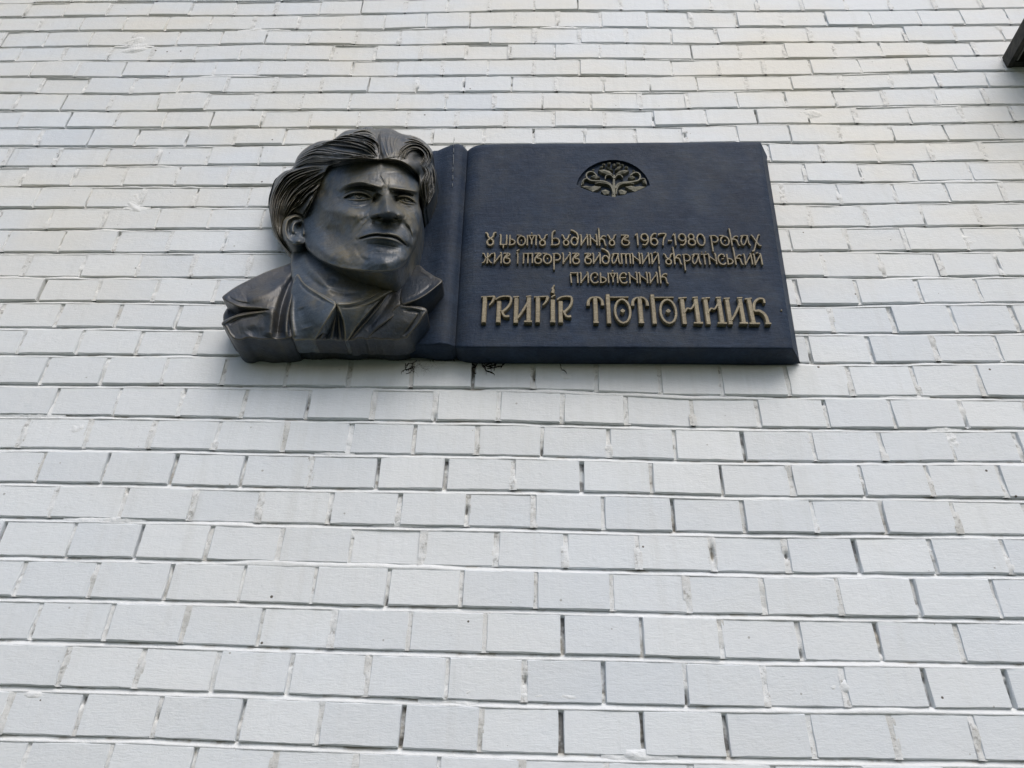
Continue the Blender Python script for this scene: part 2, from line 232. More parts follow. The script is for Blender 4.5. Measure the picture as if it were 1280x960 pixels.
# ------------------------------------------------------------------ the wall: courses surveyed from the photograph
# each line: bottom edge of the course as x,z points (metres) | x of every head joint along it
COURSES = """
-1.646,4.3355;-1.277,4.3421;-0.859,4.3375;-0.472,4.3416;-0.089,4.3540;0.232,4.3525;0.667,4.3434;1.038,4.3433;1.408,4.3514|-3.017 -2.890 -2.758 -2.630 -2.500 -2.366 -2.236 -2.103 -1.971 -1.837 -1.704 -1.572 -1.453 -1.327 -1.192 -1.059 -0.920 -0.813 -0.679 -0.538 -0.404 -0.291 -0.148 -0.016 0.112 0.232 0.371 0.500 0.645 0.768 0.893 1.035 1.165 1.300 1.426 1.553 1.685 1.817 1.951 2.086 2.217 2.350 2.485
-1.646,4.2607;-1.277,4.2673;-0.859,4.2627;-0.472,4.2668;-0.089,4.2792;0.232,4.2777;0.667,4.2686;1.038,4.2685;1.408,4.2766|-2.951 -2.817 -2.684 -2.554 -2.425 -2.294 -2.160 -2.031 -1.900 -1.772 -1.645 -1.516 -1.386 -1.254 -1.119 -0.993 -0.877 -0.752 -0.608 -0.491 -0.346 -0.220 -0.089 0.039 0.165 0.306 0.438 0.555 0.693 0.836 0.955 1.087 1.224 1.350 1.490 1.619 1.747 1.876 2.006 2.133 2.267 2.397 2.529
-1.646,4.1859;-1.277,4.1925;-0.859,4.1879;-0.472,4.1920;-0.089,4.2044;0.232,4.2029;0.667,4.1938;1.038,4.1937;1.408,4.2018|-3.023 -2.895 -2.761 -2.630 -2.502 -2.371 -2.236 -2.109 -1.976 -1.841 -1.707 -1.577 -1.456 -1.319 -1.192 -1.070 -0.932 -0.806 -0.663 -0.534 -0.408 -0.291 -0.150 -0.018 0.114 0.232 0.363 0.505 0.631 0.777 0.903 1.025 1.165 1.284 1.429 1.559 1.687 1.817 1.948 2.076 2.208 2.340 2.469
-1.646,4.1111;-1.277,4.1177;-0.859,4.1131;-0.472,4.1172;-0.089,4.1296;0.232,4.1281;0.667,4.1190;1.038,4.1189;1.408,4.1270|-2.966 -2.833 -2.699 -2.569 -2.438 -2.304 -2.176 -2.045 -1.914 -1.780 -1.646 -1.515 -1.390 -1.268 -1.128 -1.010 -0.866 -0.745 -0.604 -0.490 -0.357 -0.217 -0.092 0.041 0.177 0.297 0.440 0.565 0.709 0.837 0.952 1.086 1.226 1.350 1.476 1.608 1.737 1.867 1.998 2.129 2.263 2.397 2.530
-1.646,4.0363;-1.277,4.0429;-0.859,4.0383;-0.472,4.0424;-0.089,4.0548;0.232,4.0533;0.667,4.0442;1.038,4.0441;1.408,4.0522|-3.010 -2.881 -2.753 -2.619 -2.491 -2.363 -2.233 -2.102 -1.971 -1.841 -1.707 -1.576 -1.451 -1.313 -1.193 -1.062 -0.936 -0.804 -0.678 -0.535 -0.412 -0.276 -0.156 -0.014 0.106 0.231 0.373 0.510 0.646 0.773 0.889 1.028 1.151 1.295 1.428 1.557 1.690 1.821 1.952 2.084 2.212 2.342 2.472
-1.646,3.9615;-1.277,3.9681;-0.859,3.9635;-0.472,3.9676;-0.089,3.9800;0.232,3.9785;0.667,3.9694;1.038,3.9693;1.408,3.9774|-2.962 -2.833 -2.699 -2.569 -2.437 -2.304 -2.176 -2.049 -1.918 -1.785 -1.656 -1.521 -1.400 -1.257 -1.135 -0.998 -0.870 -0.742 -0.600 -0.481 -0.357 -0.227 -0.092 0.041 0.173 0.295 0.437 0.563 0.703 0.839 0.953 1.086 1.218 1.356 1.477 1.606 1.734 1.867 1.998 2.125 2.257 2.390 2.517
-1.646,3.8867;-1.277,3.8933;-0.859,3.8887;-0.472,3.8928;-0.089,3.9052;0.232,3.9037;0.667,3.8946;1.038,3.8945;1.408,3.9026|-3.008 -2.877 -2.750 -2.622 -2.487 -2.354 -2.227 -2.096 -1.962 -1.830 -1.697 -1.568 -1.453 -1.311 -1.186 -1.061 -0.936 -0.795 -0.681 -0.548 -0.412 -0.277 -0.161 -0.015 0.118 0.228 0.374 0.493 0.636 0.762 0.906 1.025 1.165 1.296 1.427 1.561 1.696 1.828 1.962 2.090 2.224 2.355 2.484
-1.646,3.8119;-1.277,3.8185;-0.859,3.8139;-0.472,3.8180;-0.089,3.8304;0.232,3.8289;0.667,3.8198;1.038,3.8197;1.408,3.8278|-3.017 -2.887 -2.754 -2.624 -2.496 -2.367 -2.234 -2.101 -1.967 -1.836 -1.707 -1.577 -1.454 -1.321 -1.190 -1.065 -0.930 -0.804 -0.671 -0.543 -0.411 -0.283 -0.155 -0.022 0.108 0.235 0.372 0.503 0.639 0.771 0.897 1.027 1.156 1.291 1.420 1.548 1.675 1.808 1.938 2.068 2.196 2.327 2.458
-1.617,3.7382;-1.375,3.7428;-1.119,3.7383;-0.844,3.7418;-0.475,3.7382;-0.345,3.7429;-0.087,3.7464;0.147,3.7433;0.436,3.7384;0.655,3.7410;0.940,3.7433;1.093,3.7446;1.381,3.7436|-2.939 -2.811 -2.682 -2.551 -2.421 -2.290 -2.162 -2.032 -1.901 -1.770 -1.635 -1.508 -1.381 -1.248 -1.118 -0.988 -0.857 -0.724 -0.593 -0.465 -0.340 -0.213 -0.081 0.047 0.175 0.309 0.436 0.570 0.698 0.826 0.954 1.093 1.215 1.345 1.475 1.607 1.740 1.870 2.003 2.136 2.267 2.398 2.533
-1.587,3.6607;-1.325,3.6656;-1.205,3.6615;-0.829,3.6700;-0.419,3.6627;-0.085,3.6668;0.304,3.6634;0.500,3.6598;0.643,3.6659;1.001,3.6658;1.111,3.6622;1.357,3.6703|-2.906 -2.773 -2.639 -2.506 -2.376 -2.244 -2.111 -1.983 -1.855 -1.723 -1.593 -1.463 -1.328 -1.200 -1.066 -0.937 -0.806 -0.677 -0.543 -0.412 -0.278 -0.148 -0.020 0.111 0.243 0.372 0.503 0.634 0.767 0.901 1.034 1.170 1.304 1.436 1.567 1.699 1.831 1.962 2.097 2.230 2.365 2.498
-1.560,3.5922;-1.250,3.5926;-1.051,3.5893;-0.813,3.5932;-0.468,3.5888;-0.083,3.5927;0.198,3.5914;0.421,3.5853;0.631,3.5882;0.878,3.5901;1.072,3.5971;1.291,3.5991|-2.961 -2.826 -2.692 -2.561 -2.434 -2.299 -2.164 -2.032 -1.900 -1.772 -1.643 -1.515 -1.383 -1.249 -1.123 -0.995 -0.864 -0.731 -0.601 -0.473 -0.343 -0.216 -0.088 0.037 0.164 0.290 0.423 0.555 0.684 0.817 0.949 1.075 1.209 1.340 1.472 1.606 1.737 1.867 2.000 2.128 2.258 2.386 2.518
-1.531,3.5199;-1.184,3.5160;-0.798,3.5203;-0.533,3.5169;-0.081,3.5177;0.304,3.5118;0.620,3.5142;0.815,3.5165;1.011,3.5270;1.258,3.5297|-3.018 -2.890 -2.756 -2.622 -2.493 -2.363 -2.231 -2.103 -1.971 -1.843 -1.710 -1.578 -1.447 -1.317 -1.182 -1.049 -0.920 -0.791 -0.660 -0.532 -0.403 -0.275 -0.149 -0.021 0.106 0.234 0.361 0.488 0.615 0.742 0.874 1.007 1.132 1.263 1.391 1.522 1.650 1.784 1.918 2.047 2.181 2.314 2.441
-1.503,3.4478;-1.139,3.4401;-1.005,3.4437;-0.783,3.4468;-0.451,3.4445;-0.079,3.4451;0.246,3.4411;0.610,3.4496;0.877,3.4534;1.089,3.4592;1.289,3.4599|-2.974 -2.843 -2.714 -2.581 -2.448 -2.317 -2.188 -2.057 -1.923 -1.791 -1.661 -1.531 -1.399 -1.265 -1.134 -1.003 -0.873 -0.736 -0.604 -0.475 -0.341 -0.212 -0.081 0.043 0.170 0.295 0.423 0.557 0.677 0.811 0.943 1.073 1.199 1.333 1.461 1.593 1.727 1.861 1.990 2.125 2.256 2.386 2.513
-1.473,3.3714;-1.172,3.3670;-0.767,3.3706;-0.420,3.3700;-0.077,3.3705;0.241,3.3677;0.599,3.3763;0.860,3.3796;1.016,3.3823;1.265,3.3862|-3.010 -2.877 -2.744 -2.613 -2.481 -2.350 -2.223 -2.092 -1.959 -1.827 -1.696 -1.569 -1.439 -1.307 -1.174 -1.040 -0.910 -0.777 -0.647 -0.517 -0.388 -0.257 -0.125 0.004 0.134 0.264 0.391 0.521 0.650 0.779 0.911 1.045 1.174 1.307 1.441 1.571 1.702 1.836 1.969 2.100 2.234 2.369 2.499
-1.444,3.2980;-0.752,3.2980;-0.411,3.2972;0.050,3.2977;0.289,3.2987;0.589,3.3107;0.814,3.3095;0.946,3.3075;1.242,3.3169|-2.962 -2.833 -2.706 -2.572 -2.439 -2.311 -2.181 -2.046 -1.917 -1.787 -1.660 -1.531 -1.398 -1.267 -1.137 -1.005 -0.878 -0.743 -0.612 -0.483 -0.353 -0.222 -0.094 0.036 0.165 0.295 0.432 0.564 0.697 0.819 0.956 1.091 1.224 1.354 1.485 1.614 1.744 1.876 2.009 2.143 2.276 2.409
-1.415,3.2258;-1.179,3.2224;-0.737,3.2281;-0.362,3.2308;0.050,3.2318;0.538,3.2364;0.638,3.2341;0.899,3.2383;1.219,3.2476|-3.015 -2.884 -2.751 -2.617 -2.486 -2.357 -2.224 -2.093 -1.965 -1.836 -1.708 -1.581 -1.452 -1.319 -1.185 -1.059 -0.926 -0.796 -0.668 -0.537 -0.408 -0.279 -0.148 -0.018 0.113 0.244 0.372 0.504 0.638 0.763 0.897 1.031 1.166 1.293 1.421 1.551 1.679 1.809 1.941 2.072 2.199 2.334 2.463
-1.384,3.1464;-0.998,3.1512;-0.681,3.1527;0.559,3.1645;0.840,3.1607;1.048,3.1685;1.193,3.1668|-2.938 -2.810 -2.681 -2.553 -2.425 -2.297 -2.168 -2.034 -1.900 -1.772 -1.644 -1.513 -1.378 -1.247 -1.116 -0.983 -0.850 -0.716 -0.585 -0.454 -0.324 -0.194 -0.065 0.064 0.193 0.321 0.448 0.575 0.707 0.840 0.974 1.104 1.232 1.360 1.487 1.614 1.749 1.884 2.016 2.144 2.272 2.406
-1.355,3.0729;-1.171,3.0746;-0.923,3.0749;-0.666,3.0767;0.558,3.0918;0.774,3.0904;1.171,3.0978|-3.007 -2.879 -2.745 -2.610 -2.480 -2.346 -2.212 -2.080 -1.953 -1.824 -1.693 -1.564 -1.434 -1.306 -1.178 -1.045 -0.913 -0.782 -0.649 -0.517 -0.385 -0.254 -0.123 0.007 0.137 0.267 0.396 0.524 0.652 0.783 0.918 1.051 1.186 1.314 1.443 1.578 1.712 1.844 1.975 2.108 2.239 2.374 2.507
-1.325,2.9955;-1.114,2.9982;-0.860,3.0019;-0.651,3.0008;0.556,3.0163;0.716,3.0137;0.907,3.0212;1.146,3.0234|-2.948 -2.813 -2.679 -2.551 -2.423 -2.294 -2.163 -2.033 -1.905 -1.771 -1.637 -1.508 -1.374 -1.244 -1.114 -0.981 -0.848 -0.714 -0.582 -0.450 -0.319 -0.189 -0.059 0.071 0.200 0.329 0.457 0.584 0.717 0.852 0.975 1.109 1.237 1.372 1.503 1.633 1.765 1.893 2.023 2.152 2.285 2.413
-1.296,2.9235;-0.637,2.9297;0.552,2.9396;0.810,2.9418;1.121,2.9466|-3.029 -2.897 -2.763 -2.628 -2.499 -2.367 -2.235 -2.105 -1.975 -1.843 -1.715 -1.582 -1.448 -1.313 -1.186 -1.054 -0.921 -0.794 -0.665 -0.533 -0.401 -0.270 -0.139 -0.009 0.121 0.250 0.378 0.506 0.634 0.765 0.898 1.026 1.156 1.284 1.411 1.542 1.677 1.810 1.938 2.068 2.200 2.328 2.457
-1.267,2.8495;-0.622,2.8547;0.550,2.8626;0.774,2.8666;0.917,2.8644;1.096,2.8697|-2.969 -2.842 -2.714 -2.582 -2.455 -2.322 -2.191 -2.058 -1.924 -1.789 -1.661 -1.530 -1.399 -1.265 -1.131 -1.001 -0.870 -0.739 -0.605 -0.471 -0.338 -0.206 -0.074 0.057 0.188 0.318 0.448 0.577 0.706 0.840 0.973 1.102 1.230 1.364 1.491 1.619 1.748 1.875 2.007 2.134 2.263 2.395 2.527
-1.238,2.7742;-0.665,2.7759;0.547,2.7855;0.756,2.7854;1.071,2.7916|-3.027 -2.899 -2.768 -2.639 -2.508 -2.379 -2.245 -2.114 -1.980 -1.848 -1.716 -1.582 -1.453 -1.322 -1.188 -1.054 -0.924 -0.796 -0.667 -0.534 -0.402 -0.270 -0.139 -0.008 0.122 0.251 0.380 0.509 0.637 0.766 0.897 1.027 1.157 1.288 1.420 1.552 1.682 1.809 1.942 2.075 2.209 2.341 2.474
-1.209,2.7019;-1.007,2.7048;-0.861,2.7027;-0.705,2.7016;0.546,2.7034;0.664,2.7054;0.828,2.7123;1.046,2.7161|-2.958 -2.830 -2.696 -2.566 -2.437 -2.306 -2.177 -2.046 -1.918 -1.788 -1.656 -1.523 -1.392 -1.259 -1.126 -0.996 -0.862 -0.726 -0.594 -0.462 -0.331 -0.201 -0.071 0.058 0.186 0.314 0.441 0.567 0.697 0.830 0.960 1.089 1.218 1.349 1.482 1.616 1.744 1.872 2.004 2.135 2.268 2.396 2.530
-1.180,2.6284;-0.954,2.6308;-0.690,2.6285;0.543,2.6293;0.754,2.6299;1.020,2.6350|-2.909 -2.779 -2.649 -2.520 -2.387 -2.254 -2.120 -1.989 -1.862 -1.732 -1.597 -1.463 -1.329 -1.195 -1.061 -0.928 -0.794 -0.662 -0.530 -0.399 -0.268 -0.139 -0.010 0.119 0.247 0.374 0.500 0.626 0.754 0.883 1.012 1.147 1.276 1.408 1.538 1.671 1.801 1.934 2.064 2.196 2.325 2.458
-1.152,2.5570;-0.865,2.5575;-0.646,2.5570;0.541,2.5509;0.701,2.5516;0.832,2.5565;0.995,2.5572|-2.951 -2.819 -2.692 -2.558 -2.423 -2.293 -2.164 -2.033 -1.902 -1.774 -1.644 -1.510 -1.381 -1.248 -1.117 -0.988 -0.859 -0.730 -0.597 -0.465 -0.334 -0.203 -0.073 0.056 0.184 0.312 0.439 0.565 0.691 0.823 0.954 1.086 1.216 1.346 1.479 1.608 1.736 1.866 1.993 2.128 2.262 2.394 2.522
-1.122,2.4804;-1.039,2.4780;-0.807,2.4820;-0.548,2.4799;-0.054,2.4806;0.190,2.4727;0.302,2.4663;0.462,2.4682;0.739,2.4708;0.967,2.4712|-3.010 -2.882 -2.751 -2.617 -2.485 -2.355 -2.222 -2.092 -1.961 -1.826 -1.693 -1.561 -1.429 -1.299 -1.171 -1.039 -0.911 -0.783 -0.656 -0.523 -0.392 -0.262 -0.135 -0.010 0.119 0.249 0.372 0.505 0.632 0.763 0.892 1.024 1.154 1.281 1.410 1.542 1.674 1.804 1.933 2.066 2.193 2.324 2.456
-1.092,2.4047;-0.886,2.4059;-0.566,2.4028;-0.339,2.4019;-0.051,2.4014;0.146,2.3966;0.435,2.3948;0.698,2.3950;0.944,2.4000|-2.969 -2.839 -2.704 -2.571 -2.439 -2.311 -2.183 -2.051 -1.917 -1.788 -1.655 -1.524 -1.390 -1.257 -1.122 -0.991 -0.861 -0.728 -0.598 -0.465 -0.334 -0.206 -0.079 0.048 0.176 0.306 0.435 0.570 0.698 0.836 0.964 1.099 1.228 1.363 1.496 1.626 1.755 1.888 2.022 2.151 2.284 2.414
-1.062,2.3283;-0.781,2.3303;-0.550,2.3273;-0.275,2.3258;-0.049,2.3263;0.196,2.3219;0.394,2.3192;0.920,2.3266|-2.992 -2.863 -2.733 -2.605 -2.475 -2.342 -2.214 -2.086 -1.954 -1.826 -1.698 -1.565 -1.431 -1.296 -1.161 -1.027 -0.897 -0.767 -0.636 -0.499 -0.370 -0.244 -0.119 0.008 0.138 0.265 0.398 0.530 0.662 0.794 0.921 1.049 1.179 1.309 1.442 1.571 1.704 1.835 1.967 2.102 2.235 2.366 2.495
-1.033,2.2547;-0.783,2.2542;-0.550,2.2513;-0.305,2.2508;-0.048,2.2514;0.214,2.2493;0.428,2.2454;0.663,2.2500;0.894,2.2487|-2.919 -2.790 -2.663 -2.535 -2.408 -2.277 -2.149 -2.016 -1.887 -1.753 -1.626 -1.494 -1.364 -1.231 -1.098 -0.966 -0.837 -0.703 -0.567 -0.435 -0.305 -0.174 -0.046 0.084 0.216 0.347 0.476 0.607 0.732 0.864 0.996 1.127 1.261 1.392 1.526 1.659 1.791 1.920 2.050 2.178 2.311 2.443
-1.005,2.1821;-0.776,2.1809;-0.519,2.1782;-0.259,2.1766;-0.046,2.1765;0.173,2.1736;0.417,2.1730;0.871,2.1778|-3.010 -2.883 -2.752 -2.621 -2.486 -2.358 -2.228 -2.095 -1.962 -1.833 -1.698 -1.567 -1.434 -1.300 -1.173 -1.042 -0.913 -0.779 -0.647 -0.518 -0.386 -0.257 -0.130 -0.005 0.122 0.249 0.378 0.504 0.631 0.760 0.890 1.018 1.152 1.283 1.414 1.545 1.674 1.806 1.939 2.071 2.203 2.333 2.465
-0.975,2.1059;-0.738,2.1055;-0.504,2.1036;-0.287,2.1029;-0.044,2.1014;0.168,2.0999;0.406,2.0983;0.847,2.1034|-2.947 -2.816 -2.688 -2.560 -2.428 -2.296 -2.163 -2.030 -1.901 -1.771 -1.641 -1.514 -1.386 -1.256 -1.121 -0.989 -0.855 -0.729 -0.598 -0.467 -0.336 -0.206 -0.073 0.051 0.181 0.313 0.444 0.567 0.699 0.828 0.959 1.087 1.217 1.350 1.484 1.616 1.748 1.882 2.014 2.148 2.280 2.414
-0.945,2.0310;-0.766,2.0315;-0.488,2.0289;-0.277,2.0265;-0.042,2.0275;0.164,2.0245;0.381,2.0238;0.596,2.0250;0.822,2.0259|-3.011 -2.877 -2.748 -2.618 -2.490 -2.361 -2.233 -2.101 -1.966 -1.835 -1.707 -1.572 -1.442 -1.307 -1.178 -1.050 -0.922 -0.787 -0.653 -0.520 -0.392 -0.260 -0.130 -0.001 0.130 0.261 0.391 0.521 0.651 0.785 0.915 1.043 1.175 1.305 1.434 1.566 1.700 1.828 1.962 2.092 2.225 2.357 2.488
-0.916,1.9568;-0.742,1.9575;-0.472,1.9538;-0.268,1.9520;-0.040,1.9504;0.160,1.9509;0.383,1.9489;0.578,1.9508;0.798,1.9521|-2.953 -2.822 -2.692 -2.559 -2.431 -2.303 -2.175 -2.042 -1.908 -1.778 -1.645 -1.511 -1.384 -1.256 -1.125 -0.997 -0.866 -0.737 -0.605 -0.472 -0.346 -0.216 -0.086 0.044 0.178 0.311 0.441 0.571 0.703 0.830 0.957 1.085 1.216 1.344 1.471 1.602 1.735 1.862 1.994 2.124 2.259 2.391 2.526
-0.887,1.8821;-0.671,1.8810;-0.457,1.8782;-0.259,1.8763;-0.038,1.8737;0.123,1.8741;0.372,1.8750;0.530,1.8778;0.775,1.8807|-3.022 -2.888 -2.757 -2.629 -2.496 -2.369 -2.236 -2.106 -1.974 -1.841 -1.707 -1.577 -1.450 -1.315 -1.184 -1.049 -0.919 -0.790 -0.660 -0.533 -0.406 -0.277 -0.147 -0.019 0.112 0.244 0.371 0.500 0.631 0.761 0.891 1.020 1.155 1.285 1.417 1.547 1.681 1.812 1.943 2.077 2.206 2.336 2.468
-0.857,1.8066;-0.629,1.8078;-0.441,1.8035;-0.250,1.8012;-0.036,1.7983;0.151,1.7981;0.360,1.7999;0.556,1.8025;0.750,1.8042|-2.951 -2.821 -2.687 -2.555 -2.427 -2.295 -2.164 -2.036 -1.908 -1.773 -1.642 -1.513 -1.381 -1.248 -1.120 -0.991 -0.861 -0.739 -0.610 -0.473 -0.345 -0.213 -0.088 0.042 0.170 0.300 0.433 0.561 0.689 0.818 0.947 1.079 1.207 1.342 1.471 1.600 1.735 1.867 1.994 2.128 2.258 2.386 2.515
-0.857,1.7318;-0.629,1.7330;-0.441,1.7287;-0.250,1.7264;-0.036,1.7235;0.151,1.7233;0.360,1.7251;0.556,1.7277;0.750,1.7294|-3.012 -2.881 -2.752 -2.624 -2.496 -2.365 -2.236 -2.109 -1.981 -1.847 -1.713 -1.582 -1.454 -1.326 -1.194 -1.064 -0.935 -0.804 -0.671 -0.536 -0.408 -0.278 -0.150 -0.020 0.110 0.240 0.366 0.497 0.629 0.762 0.892 1.026 1.159 1.290 1.418 1.548 1.679 1.807 1.939 2.066 2.196 2.324 2.455
-0.857,1.6570;-0.629,1.6582;-0.441,1.6539;-0.250,1.6516;-0.036,1.6487;0.151,1.6485;0.360,1.6503;0.556,1.6529;0.750,1.6546|-2.916 -2.788 -2.659 -2.529 -2.398 -2.265 -2.130 -1.999 -1.867 -1.737 -1.603 -1.469 -1.339 -1.206 -1.078 -0.945 -0.811 -0.677 -0.535 -0.402 -0.272 -0.148 -0.013 0.105 0.236 0.364 0.493 0.626 0.756 0.890 1.023 1.155 1.289 1.423 1.556 1.683 1.812 1.943 2.075 2.210 2.341 2.475
-0.857,1.5822;-0.629,1.5834;-0.441,1.5791;-0.250,1.5768;-0.036,1.5739;0.151,1.5737;0.360,1.5755;0.556,1.5781;0.750,1.5798|-2.977 -2.844 -2.712 -2.582 -2.450 -2.323 -2.188 -2.060 -1.932 -1.802 -1.673 -1.543 -1.412 -1.278 -1.147 -1.015 -0.880 -0.750 -0.613 -0.484 -0.347 -0.211 -0.091 0.042 0.172 0.307 0.430 0.563 0.686 0.817 0.952 1.082 1.217 1.352 1.485 1.615 1.745 1.879 2.009 2.136 2.270 2.400 2.532
-0.857,1.5074;-0.629,1.5086;-0.441,1.5043;-0.250,1.5020;-0.036,1.4991;0.151,1.4989;0.360,1.5007;0.556,1.5033;0.750,1.5050|-3.010 -2.877 -2.745 -2.618 -2.486 -2.358 -2.230 -2.102 -1.969 -1.838 -1.708 -1.576 -1.442 -1.314 -1.183 -1.056 -0.927 -0.798 -0.676 -0.538 -0.404 -0.280 -0.144 -0.015 0.105 0.236 0.359 0.503 0.627 0.759 0.886 1.015 1.143 1.273 1.407 1.535 1.670 1.803 1.936 2.067 2.202 2.333 2.468
"""
wall = empty('brick_wall', (0, 0, 0))
tag(wall, label='white painted brick wall that fills the whole background behind the bronze plaque', category='wall')
courses = []
for ln in COURSES.strip().splitlines():
    a, j = ln.split('|')
    courses.append((np.array([[float(q) for q in p.split(',')] for p in a.split(';')]), [float(q) for q in j.split()]))
courses.sort(key=lambda c: -c[0][:, 1].mean())
def zline(c, x):
    L = c[0]; return np.interp(x, L[:, 0], L[:, 1])
GAP, HJ = .0092, .0048          # bed joint height, half a head joint
# brick face variants: a chamfered block with uneven arrises, unit size, front at y=0
def brick_variant(seed):
    r = random.Random(seed); V = []; Fc = []
    per = []
    nx, nz = 5, 3
    for i in range(nx): per.append((-.5+i/nx, -.5))
    for i in range(nz): per.append((.5, -.5+i/nz))
    for i in range(nx): per.append((.5-i/nx, .5))
    for i in range(nz): per.append((-.5, .5-i/nz))
    n = len(per)
    for ring, (ins, dep) in enumerate(((.017, 0), (.0, .0022), (0, .05))):
        for k, (x, z) in enumerate(per):
            jx = r.uniform(-.0055, .0055) if ring < 2 else 0; jz = r.uniform(-.011, .011) if ring < 2 else 0
            sx = 1-2*ins*.55; sz = 1-2*ins*1.2
            V.append((x*sx+jx, dep + (r.uniform(-.00012, .00012) if ring == 0 else 0), z*sz+jz))
    V.append((0, -.00005, 0))
    for ring in range(2):
        for k in range(n):
            k2 = (k+1) % n
            Fc.append((ring*n+k, (ring+1)*n+k, (ring+1)*n+k2, ring*n+k2))
    for k in range(n): Fc.append((3*n, k, (k+1) % n))
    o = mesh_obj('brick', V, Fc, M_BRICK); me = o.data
    for p in me.polygons: p.use_smooth = False
    bpy.data.objects.remove(o); return me
VARS = [brick_variant(s) for s in range(24)]
bricks = []
for ci in range(1, len(courses)):
    up, c = courses[ci-1], courses[ci]
    js = c[1]
    for a, b_ in zip(js[:-1], js[1:]):
        hj = HJ*(.5 if zline(c, a) > 2.75 else .8)
        x0, x1 = a+hj*rnd.uniform(.6, 1.35), b_-hj*rnd.uniform(.6, 1.35)
        zb0, zb1 = zline(c, x0)+.0015, zline(c, x1)+.0015
        zt0, zt1 = zline(up, x0)-GAP, zline(up, x1)-GAP
        cx = (x0+x1)/2; cz = (zb0+zb1+zt0+zt1)/4
        ang = -math.atan2((zb1-zb0+zt1-zt0)/2, x1-x0)
        h = (zt0+zt1-zb0-zb1)/2 + rnd.uniform(-.0012, .0012)
        prou = rnd.gauss(0, .0011)
        if cz > 2.9 and rnd.random() < .3: prou -= rnd.uniform(.0005, .0018)
        bricks.append((x1-x0, h, cx, cz, ang, prou, (rnd.gauss(0, .009), rnd.gauss(0, .006)), rnd.randrange(24), rnd.random() < .5))
def to_px(p):
    q = np.asarray(p)-np.array([0, CAM_Y, CAM_Z]); z = q@RF
    return 640+FPX*(q@RX)/z, 480-FPX*(q@RY)/z
def seen_area(bk):
    w_, h_, cx, cz = bk[:4]
    P = np.array([(cx+sx*w_/2, 0, cz+sz*h_/2) for sx, sz in ((-1,-1),(1,-1),(1,1),(-1,1))])
    x, y = to_px(P)
    xm, ym = x.mean(), y.mean()
    vis = max(0, min(x.max(), 1280)-max(x.min(), 0))*max(0, min(y.max(), 960)-max(y.min(), 0))
    if 372 < xm < 950 and 185 < ym < 440: return 0
    return vis
order = sorted(range(len(bricks)), key=lambda i: -seen_area(bricks[i]))
single = set(i for i in order[:300] if seen_area(bricks[i]) > 0)
SV, SF = [], []
nv = 0
for i, (w_, h_, cx, cz, ang, pr, (tx, tz), vi, flip) in enumerate(bricks):
    Mx = Matrix.Translation((cx, -pr, cz)) @ Matrix.Rotation(ang, 4, 'Y') @ Matrix.Rotation(tx, 4, 'X') @ Matrix.Rotation(tz, 4, 'Z')
    S = Matrix.Diagonal((w_, 1, h_, 1))
    if i in single:
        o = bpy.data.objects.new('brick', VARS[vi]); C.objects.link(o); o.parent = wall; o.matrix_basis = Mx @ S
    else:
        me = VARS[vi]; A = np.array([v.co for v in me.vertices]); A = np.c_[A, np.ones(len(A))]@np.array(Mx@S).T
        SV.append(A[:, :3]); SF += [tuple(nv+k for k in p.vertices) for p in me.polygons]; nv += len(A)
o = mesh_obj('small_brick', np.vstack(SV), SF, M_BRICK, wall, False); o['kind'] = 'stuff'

# mortar: bed joints struck back under the course above, head joints lumpy, some of them open
def fbm(x, z, seed):
    r = np.random.RandomState(seed); s = np.zeros(np.broadcast(x, z).shape); amp = 1.
    for o_ in range(4):
        f = 35*2.1**o_
        for _ in range(3):
            a = r.uniform(0, math.pi); ph = r.uniform(0, 6.28)
            s = s + amp*np.sin(f*(x*math.cos(a)*1.0+z*math.sin(a))*r.uniform(.7, 1.4)+ph)
        amp *= .62
    return s/4.2
X0, X1 = -2.85, 2.35
MV, MF = [], []; nv = 0
def grid_add(P):
    global nv
    a, b_, _ = P.shape
    MV.append(P.reshape(-1, 3))
    I = np.arange(a*b_).reshape(a, b_)+nv
    MF.append(np.stack([I[:-1, :-1], I[1:, :-1], I[1:, 1:], I[:-1, 1:]], -1).reshape(-1, 4)); nv += a*b_
xs = np.arange(X0, X1, .0045)
tt = np.array([1.35, 1.0, .75, .5, .25, 0, -.35])       # 1 = underside of the brick above, 0 = top of the brick below
dep = np.array([.013, .0066, .0052, .0034, .0016, .0006, .012])
for ci, c in enumerate(courses[:-1]):
    zz = zline(c, xs)
    Xg, Tg = np.meshgrid(xs, tt, indexing='ij')
    Zg = zz[:, None] + .0015 - (1-Tg)*(GAP+.0015)
    nz = fbm(Xg, Zg*1.0, 3+ci)
    fill = np.clip(fbm(Xg*.18, Zg*.05, 90+ci)-.35, 0, 1)       # stretches where paint and mortar fill the joint flush
    D = dep[None, :] + .0016*nz - fill*.0075*(Tg > .1)
    D = np.where((Tg > 1.2) | (Tg < -.2), .012, np.maximum(D, -.0008))
    grid_add(np.stack([Xg, D, Zg], -1))
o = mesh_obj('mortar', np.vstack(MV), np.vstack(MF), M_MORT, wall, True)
MV, MF = [], []; nv = 0
OPEN = [(175,676,1),(843,633,1),(903,597,.9),(560,586,.6),(702,905,1),(551,955,1),(503,900,.7),(805,905,.6),(757,850,.7),(908,912,.7),(1160,865,.8),(1258,870,.8),(703,796,.8),(950,640,.6),(330,50,.8),
        (93,142,.8),(263,153,1),(1162,300,.4),(1060,690,.5),(640,280,.3),(1112,800,.6),(1083,620,.6),(857,770,.5),(935,555,.6),(950,555,.8),(191,873,.6),(300,905,.6),(401,885,.7),(195,690,.5),(75,545,.4),(727,590,.8),(466,600,.6)]
